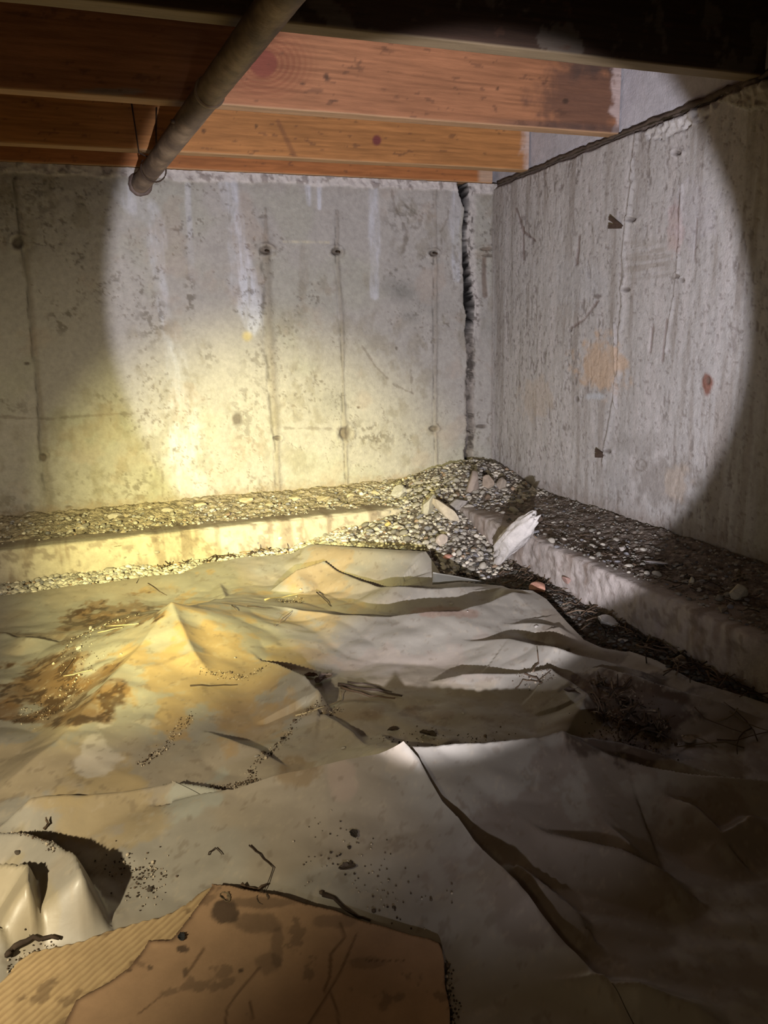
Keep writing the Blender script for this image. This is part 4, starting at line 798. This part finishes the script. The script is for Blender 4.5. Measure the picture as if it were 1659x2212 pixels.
leaf_specs = [(700, 1470, .026, 'crumpled grey dead leaf left of the dark stick bundle', (.22, .17, .14)), (672, 1462, .016, 'small curled dead leaf upslope of the bundle', (.2, .13, .1)), (1385, 1560, .03, 'dark curled dead leaf in the debris hollow', (.07, .05, .035)), (1420, 1580, .026, 'second curled leaf lower in the debris hollow', (.08, .055, .035)), (1240, 1498, .02, 'torn leaf at the top of the debris hollow', (.12, .09, .07)), (1300, 1470, .02, 'flat leaf scrap behind the debris hollow', (.11, .085, .06)), (1345, 1520, .022, 'leaf scrap at the left rim of the debris hollow', (.07, .05, .035)),
              (925, 1590, .018, 'blackish leaf in the shaded hollow behind the front fold', (.05, .035, .02)), (850, 1580, .012, 'small blackish leaf left in the shaded hollow', (.06, .04, .025)), (260, 1197, .018, 'curled dry leaf at the back footing face', (.3, .23, .15)), (490, 1970, .011, 'crumpled leaf on the cardboard', (.16, .12, .07)), (570, 1975, .013, 'smear of rotten leaf on the cardboard', (.10, .07, .045)), (395, 2050, .007, 'star-shaped dark scrap on the cardboard', (.03, .03, .03)), (750, 1878, .012, 'dark rotten leaf bit on the front sheeting', (.08, .06, .045)), (765, 1805, .01, 'tiny dark scrap at the front crease', (.05, .04, .03))]
for x, y, s_, lb, c in leaf_specs:
    rs = np.random.RandomState(int(x)); n = 14; U, V_ = np.meshgrid(np.linspace(-1, 1, n), np.linspace(-1, 1, n), indexing='ij'); wd = np.sqrt(np.clip(1-U**2, 0, 1))*(.25+.6*fbm(U*3+x, V_*.8+y, 7, 3))
    P = np.stack([U*s_, V_*wd*s_, s_*.8*(.3*(V_*wd*1.8)**2+.45*(fbm(U*2.4+x, V_*2.4+y, 5, 3)-.35)+.12*U*U)], -1); a = rs.uniform(0, 3.1); R = np.array([[math.cos(a), -math.sin(a), 0], [math.sin(a), math.cos(a), 0], [0, 0, 1]])
    P = P@R.T; P[..., 2] -= P[..., 2].min(); o = link('dead_leaf', gridmesh('leaf', P), M_TWIG); h_ = hit(x, y); o.location = (h_[0], h_[1], (h_[2] if y < 1900 else cz)+.002); m = o.modifiers.new('s', 'SOLIDIFY'); m.thickness = .0008; o.color = (*c, 1); tag(o, lb, 'leaf')
def scatter_twigs(pg, n, lens, rr, cols, label, group, seed, lift=.01):
    rs = np.random.RandomState(seed); x0, x1 = min(p[0] for p in pg), max(p[0] for p in pg); y0, y1 = min(p[1] for p in pg), max(p[1] for p in pg); c = 0
    while c < n:
        x, y = rs.uniform(x0, x1), rs.uniform(y0, y1)
        if not inside(np.array([x]), np.array([y]), pg)[0]: continue
        p = hit(x, y)
        for _ in range(4):
            if abs(float(surfz(p[0]+.015, p[1]))-float(surfz(p[0]-.015, p[1]))) > .06: p[0] -= .012; p[2] = float(surfz(p[0], p[1]))
            if abs(float(surfz(p[0], p[1]+.015))-float(surfz(p[0], p[1]-.015))) > .06: p[1] -= .012; p[2] = float(surfz(p[0], p[1]))
        a = rs.uniform(0, 6.3); L = rs.uniform(*lens); r = rs.uniform(*rr); Q = []
        for t in np.linspace(-.5, .5, 5):
            qx, qy = p[0]+L*t*math.cos(a+.5*t), p[1]+L*t*math.sin(a+.5*t)
            if qx > XW-.01: qx = XW-.01
            qz = float(surfz(qx, qy)); qz = qz if abs(qz-p[2]) < .03 else p[2]+.01; Q.append((qx, qy, qz+r+rs.uniform(0, lift)))
        V, F = tube(Q, np.linspace(r, r*.5, 5), 5, seed+c, .15); base = np.array(Q[2]); o = link('twig', polymesh('twig', np.array(V)-base, F), M_TWIG); o.location = base
        k = cols[rs.randint(len(cols))]; o.color = (*(np.array(k)*rs.uniform(.7, 1.2)), 1); tag(o, label, 'twig', group); c += 1
scatter_twigs([(1100, 1200), (1190, 1215), (1240, 1290), (1330, 1340), (1480, 1420), (1659, 1500), (1659, 1525), (1480, 1460), (1360, 1395), (1260, 1365), (1190, 1285), (1090, 1255)], 110, (.03, .12), (.0012, .003), [BR, DK, (.16, .11, .07)], 'brown twig in the litter strip between the right footing and the sheeting', 'twigs in the right litter strip', 15, .014)
scatter_twigs([(1150, 1120), (1200, 1130), (1420, 1210), (1640, 1290), (1640, 1330), (1400, 1250), (1180, 1160)], 60, (.02, .08), (.001, .002), [BR, DK, (.2, .15, .1)], 'thin twig lying in the dirt on the right footing ledge', 'twigs on the right ledge', 17, .006)
scatter_twigs([(270, 1215), (360, 1196), (560, 1178), (640, 1180), (560, 1190), (380, 1212)], 34, (.03, .10), (.0012, .0025), [BR, DK, (.3, .22, .12)], 'dark twig at the foot of the back footing', 'twigs beside the back footing', 19, .014)
scatter_twigs([(1260, 1480), (1330, 1490), (1440, 1560), (1460, 1600), (1380, 1610), (1290, 1570)], 45, (.02, .07), (.001, .0028), [BR, DK, (.2, .15, .1)], 'broken twig in the debris hollow on the right of the sheeting', 'twigs in the debris hollow', 21, .02)
scatter_twigs([(1460, 1570), (1600, 1540), (1659, 1600), (1500, 1620)], 8, (.05, .14), (.001, .002), [BR, (.2, .16, .1)], 'long thin straw on the dim far right sheeting', 'straws on the far right sheeting', 23, .006)
